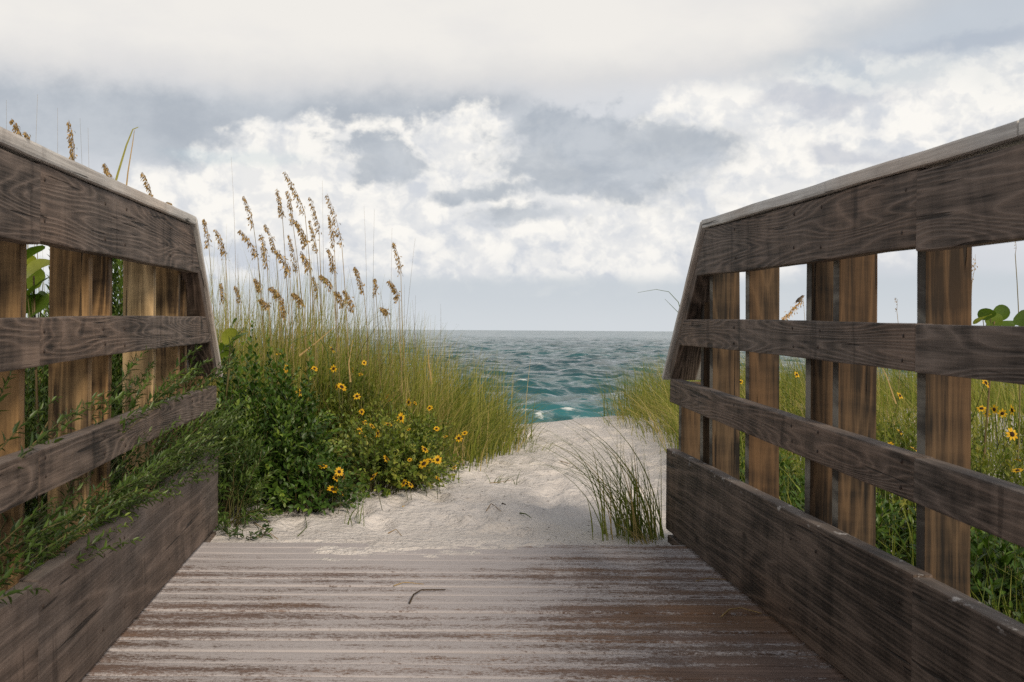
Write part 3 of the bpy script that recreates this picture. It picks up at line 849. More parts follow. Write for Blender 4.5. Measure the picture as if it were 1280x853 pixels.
blades(g, np.column_stack([P, ground_z(P[:, 0], P[:, 1]) - 0.01]), rng.uniform(0.18, 0.5, len(P)), rng.normal(math.pi, 0.9, len(P)), np.abs(rng.normal(0.85, 0.4, len(P))), rng.uniform(0.003, 0.0048, len(P)), np.clip(rng.normal(0.6, 0.3, len(P)), 0, 1))
tag(g.obj('dune_grass', M['grass']), 'wind bent golden dune grass beyond the bare brown railing by the sea', 'grass', kind='stuff')

# meadow grass behind the right railing
g = Geo()
P = np.column_stack([1.15 + 5.8 * rng.random(16000) ** 1.5, 1.6 + 9.4 * rng.random(16000) ** 1.2])
P = P[(P[:, 0] > 1.2 + np.clip(P[:, 1] - 4.6, 0, 3.4) * 0.20) & (P[:, 0] < 0.62 * P[:, 1] + 1.4)]
h = np.clip(0.12 + 0.055 * P[:, 1], 0, 0.52) * rng.uniform(0.55, 1.15, len(P))
blades(g, np.column_stack([P, ground_z(P[:, 0], P[:, 1]) - 0.01]), h, rng.normal(2.6, 1.3, len(P)), np.abs(rng.normal(0.4, 0.3, len(P))), rng.uniform(0.0034, 0.0068, len(P)), np.clip(-0.05 + 0.6 * vnoise(P[:, 0] * 2, P[:, 1] * 2) + rng.normal(0, 0.2, len(P)), 0, 1))
tag(g.obj('meadow_grass', M['grass']), 'yellow green meadow grass among flowers behind the bare brown railing', 'grass', kind='stuff')

# 4. green tuft at the end of the right kick board, arching over the path
def tuft(label, base, n, hmin, hmax, azm, azs, leanm, w=(0.003, 0.0055), spread=0.05, mat='tuft', tint=0.4, droop=0.0, group=None, name='grass_tuft', cat='grass tuft'):
    base = np.asarray(base, float)
    g = Geo()
    B = base + np.column_stack([rng.normal(0, spread, n), rng.normal(0, spread * 0.7, n), np.zeros(n)])
    B[:, 2] = ground_z(B[:, 0], B[:, 1]) - 0.012
    blades(g, B, rng.uniform(hmin, hmax, n), rng.normal(azm, azs, n), np.abs(rng.normal(leanm, leanm * 0.5, n)), rng.uniform(*w, n), np.clip(rng.normal(tint, 0.22, n), 0, 1), segs=9, droop=droop)
    o = g.obj(name, M[mat], None, base)
    o.location = base
    return tag(o, label, cat, group)
tb = ground_pt(0.84, 4.14)
n = 160
g = Geo()
B = tb + np.column_stack([rng.normal(0.015, 0.062, n), rng.normal(0.02, 0.06, n), np.zeros(n)])
B[:, 2] = ground_z(B[:, 0], B[:, 1]) - 0.015
hh = rng.uniform(0.14, 0.46, n); az = rng.normal(math.pi - 0.1, 0.9, n); ln = np.abs(rng.normal(0.32, 0.25, n))
k = 54
hh[:k] = rng.uniform(0.44, 0.78, k); az[:k] = rng.normal(math.pi + 0.0, 0.35, k); ln[:k] = rng.uniform(0.35, 1.25, k)
blades(g, B, hh, az, ln, rng.uniform(0.0034, 0.0066, n), np.clip(rng.normal(0.68, 0.2, n), 0, 0.97), segs=10, droop=0.18)
o = g.obj('grass_tuft', M['tuft'], None, tb); o.location = tb
tag(o, 'green grass tuft arching over the path from the end of the bare brown railing', 'grass tuft')
tuft('dry straw coloured grass wisp at the foot of the arching green tuft', ground_pt(0.86, 4.03), 26, 0.06, 0.16, math.pi, 0.8, 0.9, tint=0.95, spread=0.05)
tuft('small sparse green tuft on the bare sand in front of the grass mound', at(622, 622, 5.35) * [1, 1, 0], 14, 0.06, 0.13, -0.4, 1.2, 0.9, spread=0.05)
tuft('tiny green tuft at the tip of the grass mound where the path narrows', at(668, 565, 6.9) * [1, 1, 0], 16, 0.07, 0.16, 0.0, 0.7, 0.9, spread=0.05, tint=0.6)
tuft('thin grass tuft under the yellow flowered bush by the sand', at(560, 612, 5.3) * [1, 1, 0], 18, 0.08, 0.18, -0.6, 0.8, 0.8, spread=0.05)
tuft('sparse grass wisps on the sand below the dark shrub', at(440, 665, 4.3) * [1, 1, 0], 10, 0.10, 0.2, -1.2, 0.8, 0.6, spread=0.04)

# 5. sea oats: dry stem with a drooping seed head
def seed_head(axis_pts, n, size, gh, tint0=0.4):
    A = np.asarray(axis_pts, float)
    s = np.sort(rng.random(n))
    idx = s * (len(A) - 1); i0 = np.minimum(idx.astype(int), len(A) - 2); fr = (idx - i0)[:, None]
    pos = A[i0] * (1 - fr) + A[i0 + 1] * fr
    w = np.sin(np.clip(0.15 + 0.85 * (1 - s), 0, 1) * np.pi * 0.62)
    th = rng.normal(math.pi, 1.1, n)
    outv = np.stack([np.cos(th), np.sin(th) * 0.8, rng.normal(-0.5, 0.5, n)], 1)
    off = outv * (0.003 + 0.017 * w * rng.random(n))[:, None] * size
    ax = norm(outv * 0.6 + np.array([0, 0, -0.9]) + rng.normal(0, 0.3, (n, 3)))
    L = 0.0155 * size * rng.uniform(0.7, 1.25, n); W = 0.0062 * size * rng.uniform(0.8, 1.2, n)
    leaves(gh, pos + off, ax, norm(rng.normal(0, 1, (n, 3))), L, W, np.clip(rng.normal(tint0, 0.22, n), 0, 1), 0.35, 0.05)
    # fine branchlets to the spikelets
    for k in range(0, n, 2):
        tube(gh, np.array([pos[k], pos[k] + off[k]]), 0.0007, 0.0006, 3, 0.3)

def sea_oat(tip, hb, d, label, group=None, size=1.0, gold=False, base_dx=None, n=120, cat='sea oat'):
    """tip, hb: photo pixels of the head's tip and of its lower end"""
    T, B = at(*tip, d), at(*hb, d)
    dx = base_dx if base_dx is not None else 0.10 * (hb[1] * -1 + 440) * rng.uniform(0.5, 1.3)
    G = at(hb[0] + dx, 440, d); gz = float(ground_z(G[0], d)); G = np.array([G[0], d + rng.normal(0, 0.03), gz - 0.02])
    root = empty('sea_oat_stalk', G, label, cat, group)
    # gentle curve through ground, head base, tip
    t = np.linspace(0, 1, 10)[:, None]
    c1 = (G + B) / 2 + np.array([0.03, 0, 0.0]) * rng.normal(0.6, 0.6)
    stem = (1 - t) ** 2 * G + 2 * t * (1 - t) * c1 + t ** 2 * B
    gs = Geo(); tube(gs, stem, 0.0036, 0.0016, 4, float(rng.uniform(0.1, 0.9)))
    gs.obj('stem', M['oat_stem'], root, G)
    gh = Geo()
    t = np.linspace(0, 1, 8)[:, None]
    c2 = (B + T) / 2 + np.array([0.012, 0, 0.012])
    axis = (1 - t) ** 2 * B + 2 * t * (1 - t) * c2 + t ** 2 * T
    tube(gh, axis, 0.0014, 0.0006, 3, 0.4)
    seed_head(axis, n, size, gh, 0.5 if gold else 0.46)
    gh.obj('seed_head', M['oat_head_gold' if gold else 'oat_head'], root, G)
    return root

HEADS = [((356, 214), (381, 266), 6.0, 1.1), ((346, 235), (353, 271), 6.3, 1.0), ((360, 238), (366, 279), 6.2, 1.0), ((387, 246), (399, 291), 6.1, .95),
         ((409, 242), (427, 304), 6.0, 1.05), ((412, 269), (418, 312), 6.4, 1.0), ((370, 275), (385, 306), 5.9, 1.25), ((387, 275), (396, 314), 6.3, .95),
         ((305, 245), (317, 284), 6.2, .95), ((300, 287), (322, 320), 6.0, 1.1), ((331, 280), (345, 314), 6.3, .95), ((327, 292), (334, 332), 6.1, 1.1),
         ((346, 312), (362, 340), 5.9, 1.25), ((361, 293), (371, 338), 6.5, 1.0), ((377, 315), (387, 337), 6.2, 1.1), ((411, 311), (418, 339), 6.2, 1.0),
         ((401, 344), (416, 359), 6.0, 1.1), ((255, 273), (261, 307), 5.8, .95), ((270, 287), (282, 318), 5.9, 1.0), ((444, 333), (455, 368), 6.3, 1.1),
         ((469, 348), (470, 367), 6.3, .9), ((492, 303), (501, 339), 6.4, .95), ((486, 349), (499, 373), 6.2, 1.1), ((319, 348), (325, 363), 6.1, 1.0),
         ((338, 359), (350, 371), 5.9, 1.1), ((366, 366), (380, 380), 5.9, 1.1), ((420, 364), (431, 382), 6.1, 1.1), ((431, 362), (442, 388), 6.2, 1.15),
         ((294, 357), (300, 378), 6.4, .9), ((276, 354), (279, 376), 6.3, .9), ((325, 374), (336, 384), 5.9, 1.0), ((477, 385), (485, 392), 6.2, 1.0), ((392, 345), (397, 372), 6.5, .9),
         ((352, 371), (356, 398), 5.8, 1.0)]
ORD = 'first second third fourth fifth sixth seventh eighth ninth tenth eleventh twelfth thirteenth fourteenth fifteenth sixteenth seventeenth eighteenth nineteenth twentieth twenty-first twenty-second twenty-third twenty-fourth twenty-fifth twenty-sixth twenty-seventh twenty-eighth twenty-ninth thirtieth thirty-first thirty-second thirty-third thirty-fourth'.split()
SPECIAL = {0: 'tallest sea oat stalk on the mound, its seed head topping all others',
           4: 'tall sea oat with the longest seed head, right of the tallest stalk',
           6: 'sea oat with a fat bushy seed head just under the tallest one',
           8: 'tall sea oat nodding left, standing highest at the railing side of the mound',
           17: 'sea oat closest beside the slanting end of the creeper covered railing',
           18: 'second sea oat from the slanting end of the creeper covered railing',
           21: 'sea oat highest of the sparse ones on the seaward side of the mound',
           22: 'short sea oat drooping left, outermost on the seaward side of the mound',
           31: 'lowest sea oat with a tiny clumped seed head near the horizon'}
order = sorted(range(len(HEADS)), key=lambda i: HEADS[i][0][0])
for i, (tip, hb, d, s) in enumerate(HEADS):
    rank = order.index(i)
    hgt = 'tall' if tip[1] < 280 else ('mid height' if tip[1] < 335 else 'short')
    droop = 'nodding' if hb[0] - tip[0] > 9 else 'upright'
    lab = SPECIAL.get(i) or f'{hgt} sea oat with {droop} brown head, {ORD[rank]} along the mound from the railing end'
    sea_oat(tip, hb, d, lab, 'sea oats on the grass mound', s)
for tip, hb, d, lab in [((14, 148), (30, 180), 4.6, 'sea oat head above the creeper covered railing, farthest from the railing end'),
                        ((32, 165), (40, 190), 4.9, 'small sea oat head just behind the farthest one above the creeper covered railing'),
                        ((86, 150), (93, 200), 4.7, 'upright dark sea oat head rising highest above the handrail of the creeper covered railing'),
                        ((131, 204), (141, 234), 5.0, 'sea oat head beside the bent reed above the creeper covered railing'),
                        ((178, 215), (192, 255), 5.2, 'sea oat head nodding left between bent reed and slanting railing end'),
                        ((211, 253), (215, 268), 5.4, 'tiny sea oat tip barely clearing the handrail near the slanting railing end')]:
    sea_oat(tip, hb, d, lab, 'sea oats behind the overgrown railing', 0.95, base_dx=14)
bird_oat = sea_oat((973, 405), (1004, 374), 11.0, 'golden sea oat bent over under a perched bird behind the bare railing', size=1.75, gold=True, base_dx=8, n=150)
sea_oat((1120, 372), (1121, 388), 8.0, 'small sea oat head on a thin stem between the bare posts', size=0.8, base_dx=2, n=20)
sea_oat((1219, 318), (1215, 352), 5.5, 'thin sea oat stalk rising right beside the widest bare post', size=0.8, base_dx=-8, n=24)
sea_oat((1268, 300), (1269, 318), 5.0, 'pale thin sea oat stem at the outer edge of the bare railing', size=0.5, base_dx=4, n=6)

# bare dry stems without seed heads
def bare_stem(x, ytop, d, dx, label, group, h=None, name='bare_stalk', r=0.0018, tint=None):
    T = at(x, ytop, d); G = at(x + dx, 440, d)
    G = np.array([G[0], d, float(ground_z(G[0], d)) - 0.02])
    t = np.linspace(0, 1, 9)[:, None]
    c = (G + T) / 2 + np.array([rng.normal(0.0, 0.03), 0, 0.05])
    gs = Geo(); tube(gs, (1 - t) ** 2 * G + 2 * t * (1 - t) * c + t ** 2 * T, r, 0.0004, 3, tint if tint is not None else float(rng.uniform(0, 1)))
    o = gs.obj(name, M['oat_stem'], None, G); o.location = G
    return tag(o, label, 'dry stalk', group)
for x, yt, d, dx, lab in [(289, 197, 6.0, 2, 'tallest bare stem beside the railing end, reaching far above the seed heads'),
                          (403, 226, 6.2, 8, 'tall bare stem between the two tallest groups of seed heads'),
                          (455, 258, 6.3, 2, 'tall straight bare stem right of the seed heads, nearer the railing of the pair'),
                          (468, 262, 6.4, 6, 'tall straight bare stem right of the seed heads, seaward one of the pair'),
                          (490, 285, 6.3, -4, 'bare stem beside the seaward sea oat heads'),
                          (519, 298, 6.3, -22, 'bare stem leaning right over the sea from the seaward sea oats'),
                          (551, 380, 6.6, -2, 'thick rusty dry stem standing alone in front of the sea'),
                          (47, 118, 4.3, 10, 'tallest thin bare stem above the creeper covered railing'),
                          (8, 125, 4.4, -8, 'thin bare stem above the railing leaning over its near end'),
                          (72, 135, 4.6, 6, 'thin bare stem left of the highest dark seed head above the railing'),
                          (100, 148, 4.8, 2, 'short bare stem right of the highest dark seed head above the railing'),
                          (110, 160, 4.9, 5, 'thin bare stem halfway between dark seed head and bent reed')]:
    bare_stem(x, yt, d, dx, lab, 'bare dry stems', r=0.0026 if x == 551 else 0.0018)
for k in range(74):
    x = rng.uniform(262, 520); top = rng.uniform(315, 405) if x < 440 else rng.uniform(345, 415)
    bare_stem(x, top, rng.uniform(5.9, 7.2), rng.normal(6, 10), 'thin bare dry stem among the seed heads of the grass mound', 'thin bare stems crowding the mound', r=0.0027)

# bent reed above the left railing, and folded reeds on the mound
def reed(pts, d, label, w=0.011, tint=0.6, mat='straw', flat=True, name='bent_reed', cat='reed'):
    P = np.array([at(x, y, dd) for (x, y, dd) in pts])
    g = Geo(); n = len(P)
    # folded blade: a shallow V section, wide at the foot, thin at the tip
    tan = norm(np.gradient(P, axis=0)); sd = norm(np.cross(tan, np.array([0.15, 1.0, 0.1])))
    nn = np.cross(sd, tan)
    ww = np.linspace(1, 0.25, n)[:, None] * w / 2
    v = np.stack([P - sd * ww, P - nn * ww * 0.5, P + sd * ww], 1).reshape(-1, 3)
    g.add(v, [grid_faces(n, 3)], np.full(len(v), tint))
    o = g.obj(name, M[mat], None, P[0]); o.location = P[0]
    return tag(o, label, cat)
reed([(138, 250, 4.6), (148, 215, 4.6), (158, 182, 4.6), (166, 162, 4.6), (173, 159, 4.6)], 4.6, 'tall green reed bent over at its tip above the overgrown railing', 0.012, 0.75, 'grass')
reed([(156, 252, 4.62), (160, 215, 4.62), (166, 178, 4.62), (168, 163, 4.62)], 4.62, 'straw coloured reed crossing the bent green reed above the railing', 0.008, 0.8)
reed([(412, 520, 5.6), (414, 480, 5.6), (409, 440, 5.6), (395, 415, 5.6), (370, 425, 5.6), (360, 432, 5.5)], 5.6, 'dark green reed arching over the yellow flowers on the mound', 0.008, 0.1, 'tuft')
reed([(374, 445, 5.5), (392, 431, 5.5), (418, 409, 5.5)], 5.5, 'tan broken reed lying aslant across the arching dark reed', 0.009, 0.75)
reed([(438, 478, 5.6), (436, 455, 5.6), (441, 425, 5.6)], 5.6, 'stout yellow reed stub standing in the mound grass', 0.010, 0.9)
reed([(540, 480, 6.3), (536, 455, 6.3), (535, 436, 6.3)], 6.3, 'pale reed stub at the seaward end of the mound grass', 0.012, 0.85)
reed([(858, 470, 4.55), (856, 410, 4.5), (848, 378, 4.5), (836, 365, 4.5), (820, 362, 4.5), (797, 366, 4.5)], 4.5, 'thin arched grass blade poking past the slanting end of the bare railing', 0.004, 0.15, 'tuft')
reed([(862, 470, 4.6), (856, 410, 4.6), (848, 391, 4.6), (838, 381, 4.6), (831, 374, 4.6)], 4.6, 'short straight blade under the arched one past the bare railing', 0.004, 0.15, 'tuft')
reed([(0, 590, 2.6), (46, 552, 2.6), (62, 525, 2.6), (75, 503, 2.62), (72, 500, 2.62)], 2.6, 'pale withered blade hooked over in front of the brown post', 0.006, 1.0)

# 6. creeper sprigs pushing through the left railing
def creeper(label, ys, n_low, n_high, seed):
    root = empty('creeper_plant', ground_pt(-0.95, sum(ys) / 2), label, 'creeper', 'creepers growing through the overgrown railing')
    gs, gl = Geo(), Geo()
    for i in range(n_low + n_high):
        y0 = rng.uniform(*ys)
        low = i < n_low
        dz = deck_z(y0)
        p0 = np.array([rng.uniform(-1.0, -0.80), y0 - rng.uniform(0, 0.25), rng.uniform(-0.05, 0.22)])
        if low:
            hgap = dz + rng.uniform(0.315, 0.43)
            gap = np.array([-0.70, y0 + 0.08, hgap])
            reach = rng.uniform(0.10, 0.42)
            p1 = np.array([-0.70 + rng.uniform(-0.02, 0.13), y0 + 0.12 + reach, hgap + rng.uniform(-0.07, 0.09)])
        else:
            hgap = dz + rng.uniform(0.55, 0.64)
            gap = np.array([-0.71, y0 + 0.05, hgap])
            p1 = np.array([-0.72 + rng.uniform(-0.02, 0.14), y0 + rng.uniform(0.12, 0.34), hgap + rng.uniform(-0.02, 0.12)])
        mid = (p0 + p1) / 2
        bend = 2 * (gap - mid) * 0.5
        sprig(gs, gl, p0, p1, bend, 0.0092, 0.027, 0.0072, start=0.34, ang=0.95, tint=(0.0, 0.5), r=0.0019, tipfresh=0.45)
    gs.obj('stems', M['stem'], root, root.location)
    gl.obj('foliage', M['creeper_leaf'], root, root.location)
creeper('creeper trailing over the bottom board nearest the viewer on the overgrown railing', (1.7, 2.4), 22, 5, 1)
creeper('creeper pushing between boards at the middle of the overgrown railing', (2.4, 3.0), 34, 11, 2)
creeper('densest creeper hanging over the bottom board before the railing end', (2.95, 3.6), 42, 7, 3)
creeper('creeper at the far end of the overgrown railing, reaching its end brace', (3.55, 4.1), 22, 8, 4)

# 7. vegetation behind the left railing
bl = [((-1.25, 2.45), (0.38, 0.5, 0.80), 'narrow leaved bush behind the first brown post of the overgrown railing'),
      ((-1.32, 3.3), (0.42, 0.5, 1.0), 'narrow leaved bush behind the middle posts of the overgrown railing'),
      ((-1.25, 4.15), (0.42, 0.5, 1.02), 'narrow leaved bush behind the last posts of the overgrown railing'),
      ((-1.16, 4.5), (0.26, 0.32, 1.30), 'tall narrow leaved bush behind the end posts of the overgrown railing'),
      ((-1.35, 1.5), (0.38, 0.5, 0.55), 'narrow leaved bush outside the nearest stretch of the overgrown railing')]
for (x, y), rad, lab in bl:
    shrub('narrow_leaved_bush', lab, 'bush', ground_pt(x, y), rad, 300, 0.036, 0.010, M['creeper_leaf'], 0.011, 'bushes behind the overgrown railing', tint=(0.1, 0.7))
shrub('leafy_shrub', 'tall bright leafy shrub seen through the upper gaps of the overgrown railing', 'shrub',
      ground_pt(-1.75, 3.9), (0.55, 0.6, 1.02), 260, 0.045, 0.022, M['shrub_leaf'], 0.02, tint=(0.3, 0.8))
shrub('leafy_shrub', 'leafy shrub behind the tall bright one, beyond the overgrown railing', 'shrub',
      ground_pt(-2.1, 5.0), (0.7, 0.7, 0.95), 240, 0.045, 0.022, M['shrub_leaf'], 0.022, tint=(0.2, 0.8))

# sea grape: stem with big round leaves, each leaf its own part
def round_leaf(radius, seed):
    rs = np.random.default_rng(seed)
    g = Geo(); n = 16; rows = [np.zeros((1, 3))]
    for q in (0.35, 0.7, 1.0):
        a = np.arange(n) / n * 2 * np.pi
        rad = radius * q * (1 + 0.05 * np.sin(3 * a + rs.uniform(0, 6))) * (1 - 0.18 * q * np.exp(-((a - np.pi) / 0.35) ** 2))
        zz = radius * (0.16 * q * q * np.cos(2 * a + 1) + 0.12 * q * np.abs(np.sin(a))) - 0.08 * radius * q
        rows.append(np.stack([rad * np.cos(a) + radius * 0.9, rad * np.sin(a), zz], 1))
    rows[0][:, 0] = radius * 0.9
    v = np.concatenate(rows)
    tri = np.stack([np.zeros(n, int), 1 + np.arange(n), 1 + (np.arange(n) + 1) % n], 1)
    fs = [tri]
    for k in range(2):
        a = 1 + k * n + np.arange(n); b = 1 + k * n + (np.arange(n) + 1) % n
        fs.append(np.stack([a, a + n, b + n, b], 1))
    g.add(v, fs, np.full(len(v), rs.uniform(0.2, 1)))
    return g.mesh('leaf', M['grape_leaf'])
GRAPE = [round_leaf(0.05, k) for k in range(5)]
def sea_grape(label, base, top, spec):
    """spec: list of (pixel x, pixel y, depth, scale, direction)"""
    root = empty('sea_grape', base, label, 'sea grape')
    gs = Geo()
    t = np.linspace(0, 1, 8)[:, None]
    tube(gs, np.asarray(base) * (1 - t) + np.asarray(top) * t, 0.006, 0.003, 5, 0.9)
    for i, (x, y, d, s, dr) in enumerate(spec):
        p = at(x, y, d)
        o = link('leaf', GRAPE[i % 5], root)
        dr = norm(np.array(dr, float))
        q = Vector(dr).to_track_quat('X', 'Z')
        start = p - dr * 0.05 * s
        o.location = Vector(start) - root.location
        o.rotation_mode = 'QUATERNION'; o.rotation_quaternion = q @ Matrix.Rotation(R.uniform(0.4, 1.3), 4, 'X').to_quaternion()
        o.scale = (s, s, s)
        k = np.asarray(top) * 0.7 + np.asarray(base) * 0.3
        tube(gs, k * (1 - t) + start * t, 0.003, 0.0016, 4, 0.7)
    gs.obj('stem', M['stem'], root, base)
    return root
sea_grape('sea grape with broad lit leaves seen through the gap beside the brown post', ground_pt(-1.05, 3.25), at(42, 345, 3.3),
          [(38, 318, 3.3, 1.0, (0.5, -0.5, 0.4)), (46, 335, 3.2, 1.0, (0.7, -0.4, 0.1)), (44, 360, 3.25, 1.1, (0.4, -0.7, 0.2)), (36, 345, 3.35, 0.9, (-0.6, -0.3, 0.3)), (48, 382, 3.3, 0.9, (0.3, -0.5, -0.3)), (33, 378, 3.3, .9, (-.4, -.6, .1)), (24, 330, 3.4, 1, (-.6, -.3, .5))])
sea_grape('sea grape with one big yellow green leaf at the slanting railing end', ground_pt(-0.78, 4.62), at(288, 440, 4.65),
          [(296, 424, 4.55, 1.15, (0.5, -0.75, 0.25)), (287, 420, 4.65, 0.8, (-0.3, -0.6, 0.6)), (292, 404, 4.7, 0.6, (0.4, -0.3, 0.8)), (280, 436, 4.7, 0.8, (-0.6, -0.5, 0.0))])
sea_grape('sea grape with dark upright leaves above the middle rail of the bare railing', ground_pt(2.55, 4.95), at(1243, 402, 4.9),
          [(1233, 392, 4.9, 0.75, (-0.6, -0.3, 0.5)), (1228, 398, 4.85, 0.85, (-0.4, -0.7, 0.1)), (1252, 390, 4.95, 0.75, (0.4, -0.2, 0.9)), (1244, 402, 4.9, 0.8, (0.6, -0.6, 0.3)), (1262, 405, 4.9, 0.7, (0.8, -0.3, 0.2)), (1279, 398, 4.8, 0.8, (0.3, -0.3, 0.8))])

# 8. behind the right railing: dark leafy plants near, flowering plants beyond
rb = [((1.45, 2.15), (0.32, 0.42, 0.30), 'dark glossy leaved bush low behind the widest bare post'),
      ((1.50, 2.85), (0.34, 0.42, 0.34), 'dark glossy leaved bush low between the two wide bare posts'),
      ((1.42, 3.55), (0.30, 0.40, 0.36), 'dark glossy leaved bush behind the paired bare posts'),
      ((1.95, 2.35), (0.36, 0.42, 0.32), 'dark glossy leaved bush outermost behind the bare railing'),
      ((1.40, 4.3), (0.26, 0.35, 0.32), 'dark glossy leaved bush by the end posts of the bare railing')]
for (x, y), rad, lab in rb:
    shrub('leafy_shrub', lab, 'shrub', ground_pt(x, y), rad, 260, 0.040, 0.016, M['shrub_leaf'], 0.016, 'dark bushes behind the bare railing', tint=(0.1, 0.6))
meadow = [((1.75, 3.3), (0.30, 0.35, 0.40), 3, 'yellow green flowering bush filling the gap left of the widest bare post'),
          ((2.15, 3.35), (0.36, 0.40, 0.40), 6, 'flowering bush with a single big yellow bloom right of the widest bare post'),
          ((2.75, 4.1), (0.42, 0.45, 0.46), 6, 'flowering bush behind the outer end of the bare railing, yellow blooms on top'),
          ((1.85, 4.4), (0.38, 0.45, 0.44), 3, 'pale flowering bush behind the wide gap between the bare posts'),
          ((2.45, 5.3), (0.45, 0.45, 0.46), 6, 'flowering bush below the dark sea grape leaves'),
          ((1.60, 5.2), (0.32, 0.40, 0.42), 1, 'nearly bloomless pale green bush beside the narrow gap in the bare posts'),
          ((3.4, 5.6), (0.55, 0.5, 0.50), 5, 'flowering bush farthest out in the meadow past the bare railing'),
          ((2.15, 6.5), (0.50, 0.5, 0.46), 3, 'flowering bush far back in the meadow towards the sea')]
for (x, y), rad, ex, lab in meadow:
    flower_bush(lab, ground_pt(x, y), rad, 200, [], ex, ll=0.030, lw=0.013, group='flowering bushes behind the bare railing', lmat='meadow_leaf', spacing=0.015, tint=(0.1, 0.75))
mroot = flower_bush('sparse plant with many small yellow blooms behind the widest bare post', ground_pt(2.15, 4.15), (0.32, 0.3, 0.46), 160,
            [(1265, 513, 4.0, 1.0), (1243, 512, 4.1, .85), (1227, 511, 4.2, .8), (1253, 517, 4.1, .8), (1265, 543, 3.9, 1.1), (1272, 575, 3.8, .8), (1144, 562, 4.0, 1.1), (1112, 557, 4.0, 0.9), (1232, 479, 4.4, 1.0)], 0, ll=0.03, lw=0.012, lmat='meadow_leaf')
reed([(1120, 505, 4.6), (1108, 470, 4.6), (1098, 450, 4.6)], 4.6, 'tan dead stalk leaning in the gap between the wide bare posts', 0.006, 0.9)

# ------------------------------------------------------------------ the small bird on the golden sea oat
def bird(pt, label):
    root = empty('bird', pt, label, 'bird')
    fw = norm(np.array([0.78, -0.30, 0.55]))         # body axis, tail to head
    sd = norm(np.cross(fw, [0, 0, 1])); up = np.cross(sd, fw)
    secs = [(-0.030, 0.004, 0.004), (-0.024, 0.010, 0.010), (-0.010, 0.018, 0.019), (0.006, 0.021, 0.022), (0.022, 0.018, 0.019), (0.031, 0.0135, 0.0145),
            (0.038, 0.0135, 0.0145), (0.047, 0.0135, 0.0140), (0.054, 0.010, 0.011), (0.058, 0.004, 0.005)]
    g = Geo(); n = 12; v = []; tt = []
    for (s, w, h) in secs:
        a = np.arange(n) / n * 2 * np.pi
        c = np.asarray(pt) + fw * s + up * (0.026 + (0.006 if s > 0.03 else 0) + max(0, s) * 0.10)
        v.append(c + sd * (np.cos(a) * w)[:, None] + up * (np.sin(a) * h)[:, None])
        tt.append(np.where(np.sin(a) < -0.15, 0.95, 0.35))
    m = len(secs); i = np.arange((m - 1) * n); r0, c0 = i // n, i % n
    f = np.stack([r0 * n + c0, r0 * n + (c0 + 1) % n, (r0 + 1) * n + (c0 + 1) % n, (r0 + 1) * n + c0], 1)
    g.add(np.concatenate(v), [f, np.arange(n)[None, ::-1], ((m - 1) * n + np.arange(n))[None, :]], np.concatenate(tt))
    g.obj('body', M['feather'], root, pt)
    base = np.asarray(pt) + up * 0.028
    for sgn in (-1, 1):
        w = Geo()
        leaves(w, [base + sd * sgn * 0.019 + fw * 0.020 + up * 0.006], [-fw - up * 0.10 - sd * sgn * 0.12], [sd * sgn], [0.062], [0.026], [0.05], 0.1, 0.0)
        w.obj('wing', M['feather'], root, pt)
        l = Geo(); tube(l, np.array([base + sd * sgn * 0.008 - up * 0.016, base + sd * sgn * 0.008 - up * 0.034 + fw * 0.006]), 0.0012, 0.001, 4, 0.3)
        l.obj('leg', M['beak'], root, pt)
    tl = Geo(); leaves(tl, [base - fw * 0.026], [-fw - up * 0.05], [up], [0.050], [0.016], [0.1], 0.1, 0.0); tl.obj('tail', M['feather'], root, pt)
    hb = np.asarray(pt) + fw * 0.057 + up * 0.037
    bk = Geo(); tube(bk, np.array([hb, hb + fw * 0.010 - up * 0.003]), 0.0035, 0.0006, 6, 0.2); bk.obj('beak', M['beak'], root, pt)
    for sgn in (-1, 1):
        e = Geo(); c = np.asarray(pt) + fw * 0.047 + up * 0.041 + sd * sgn * 0.0115
        tube(e, np.array([c - sd * sgn * 0.002, c + sd * sgn * 0.002]), 0.0022, 0.0016, 6, 0.0); e.obj('eye', M['twig'], root, pt)
bird(at(1000, 378, 11.0) + np.array([0, -0.02, 0.0]), 'small brown bird with dark wings perched on the golden sea oat')

# ------------------------------------------------------------------ litter on deck and sand
def twig(name, pts, label, cat, r=0.0022, mat='twig', on='ground', tint=0.5, group=None, lift=0.002):
    P = []
    for (x, y) in pts:
        zp = deck_z(3.0) if on == 'deck' else -0.02
        # where the pixel's ray meets the surface
        v = -(PY - y + (x - PX) * ROLL)
        d = 4.0
        for _ in range(30):
            zz = deck_z(d) if on == 'deck' else float(ground_z(at(x, y, d)[0], d))
            d = max(1.5, (CAMZ - zz) * F_PX / v)
        p = at(x, y, d); p[2] += r + lift
        P.append(p)
    P = np.array(P)
    if len(P) > 2: P[1:-1, 2] += 0.006
    t = np.linspace(0, len(P) - 1, 4 * len(P)); i = np.minimum(t.astype(int), len(P) - 2); fr = (t - i)[:, None]
    Q = P[i] * (1 - fr) + P[i + 1] * fr
    g = Geo(); tube(g, Q, r, r * 0.5, 5, tint)
    o = g.obj(name, M[mat], None, P[0]); o.location = P[0]
    return tag(o, label, cat, group)
tw = twig('dry_twig', [(512, 756), (517, 748), (527, 742), (557, 739)], 'dark forked twig lying on the sandy deck planks', 'twig', 0.0026, on='deck')
tw2 = Geo(); 
twig('straw_blade', [(902, 773), (912, 767), (926, 765), (952, 769)], 'golden straw blade curled on the deck by the bare railing', 'straw', 0.0026, 'straw', 'deck', 0.8)
twig('straw_blade', [(492, 734), (505, 732), (530, 732)], 'faint pale straw lying on the sandy deck beside the dark twig', 'straw', 0.0016, 'straw', 'deck', 0.9)
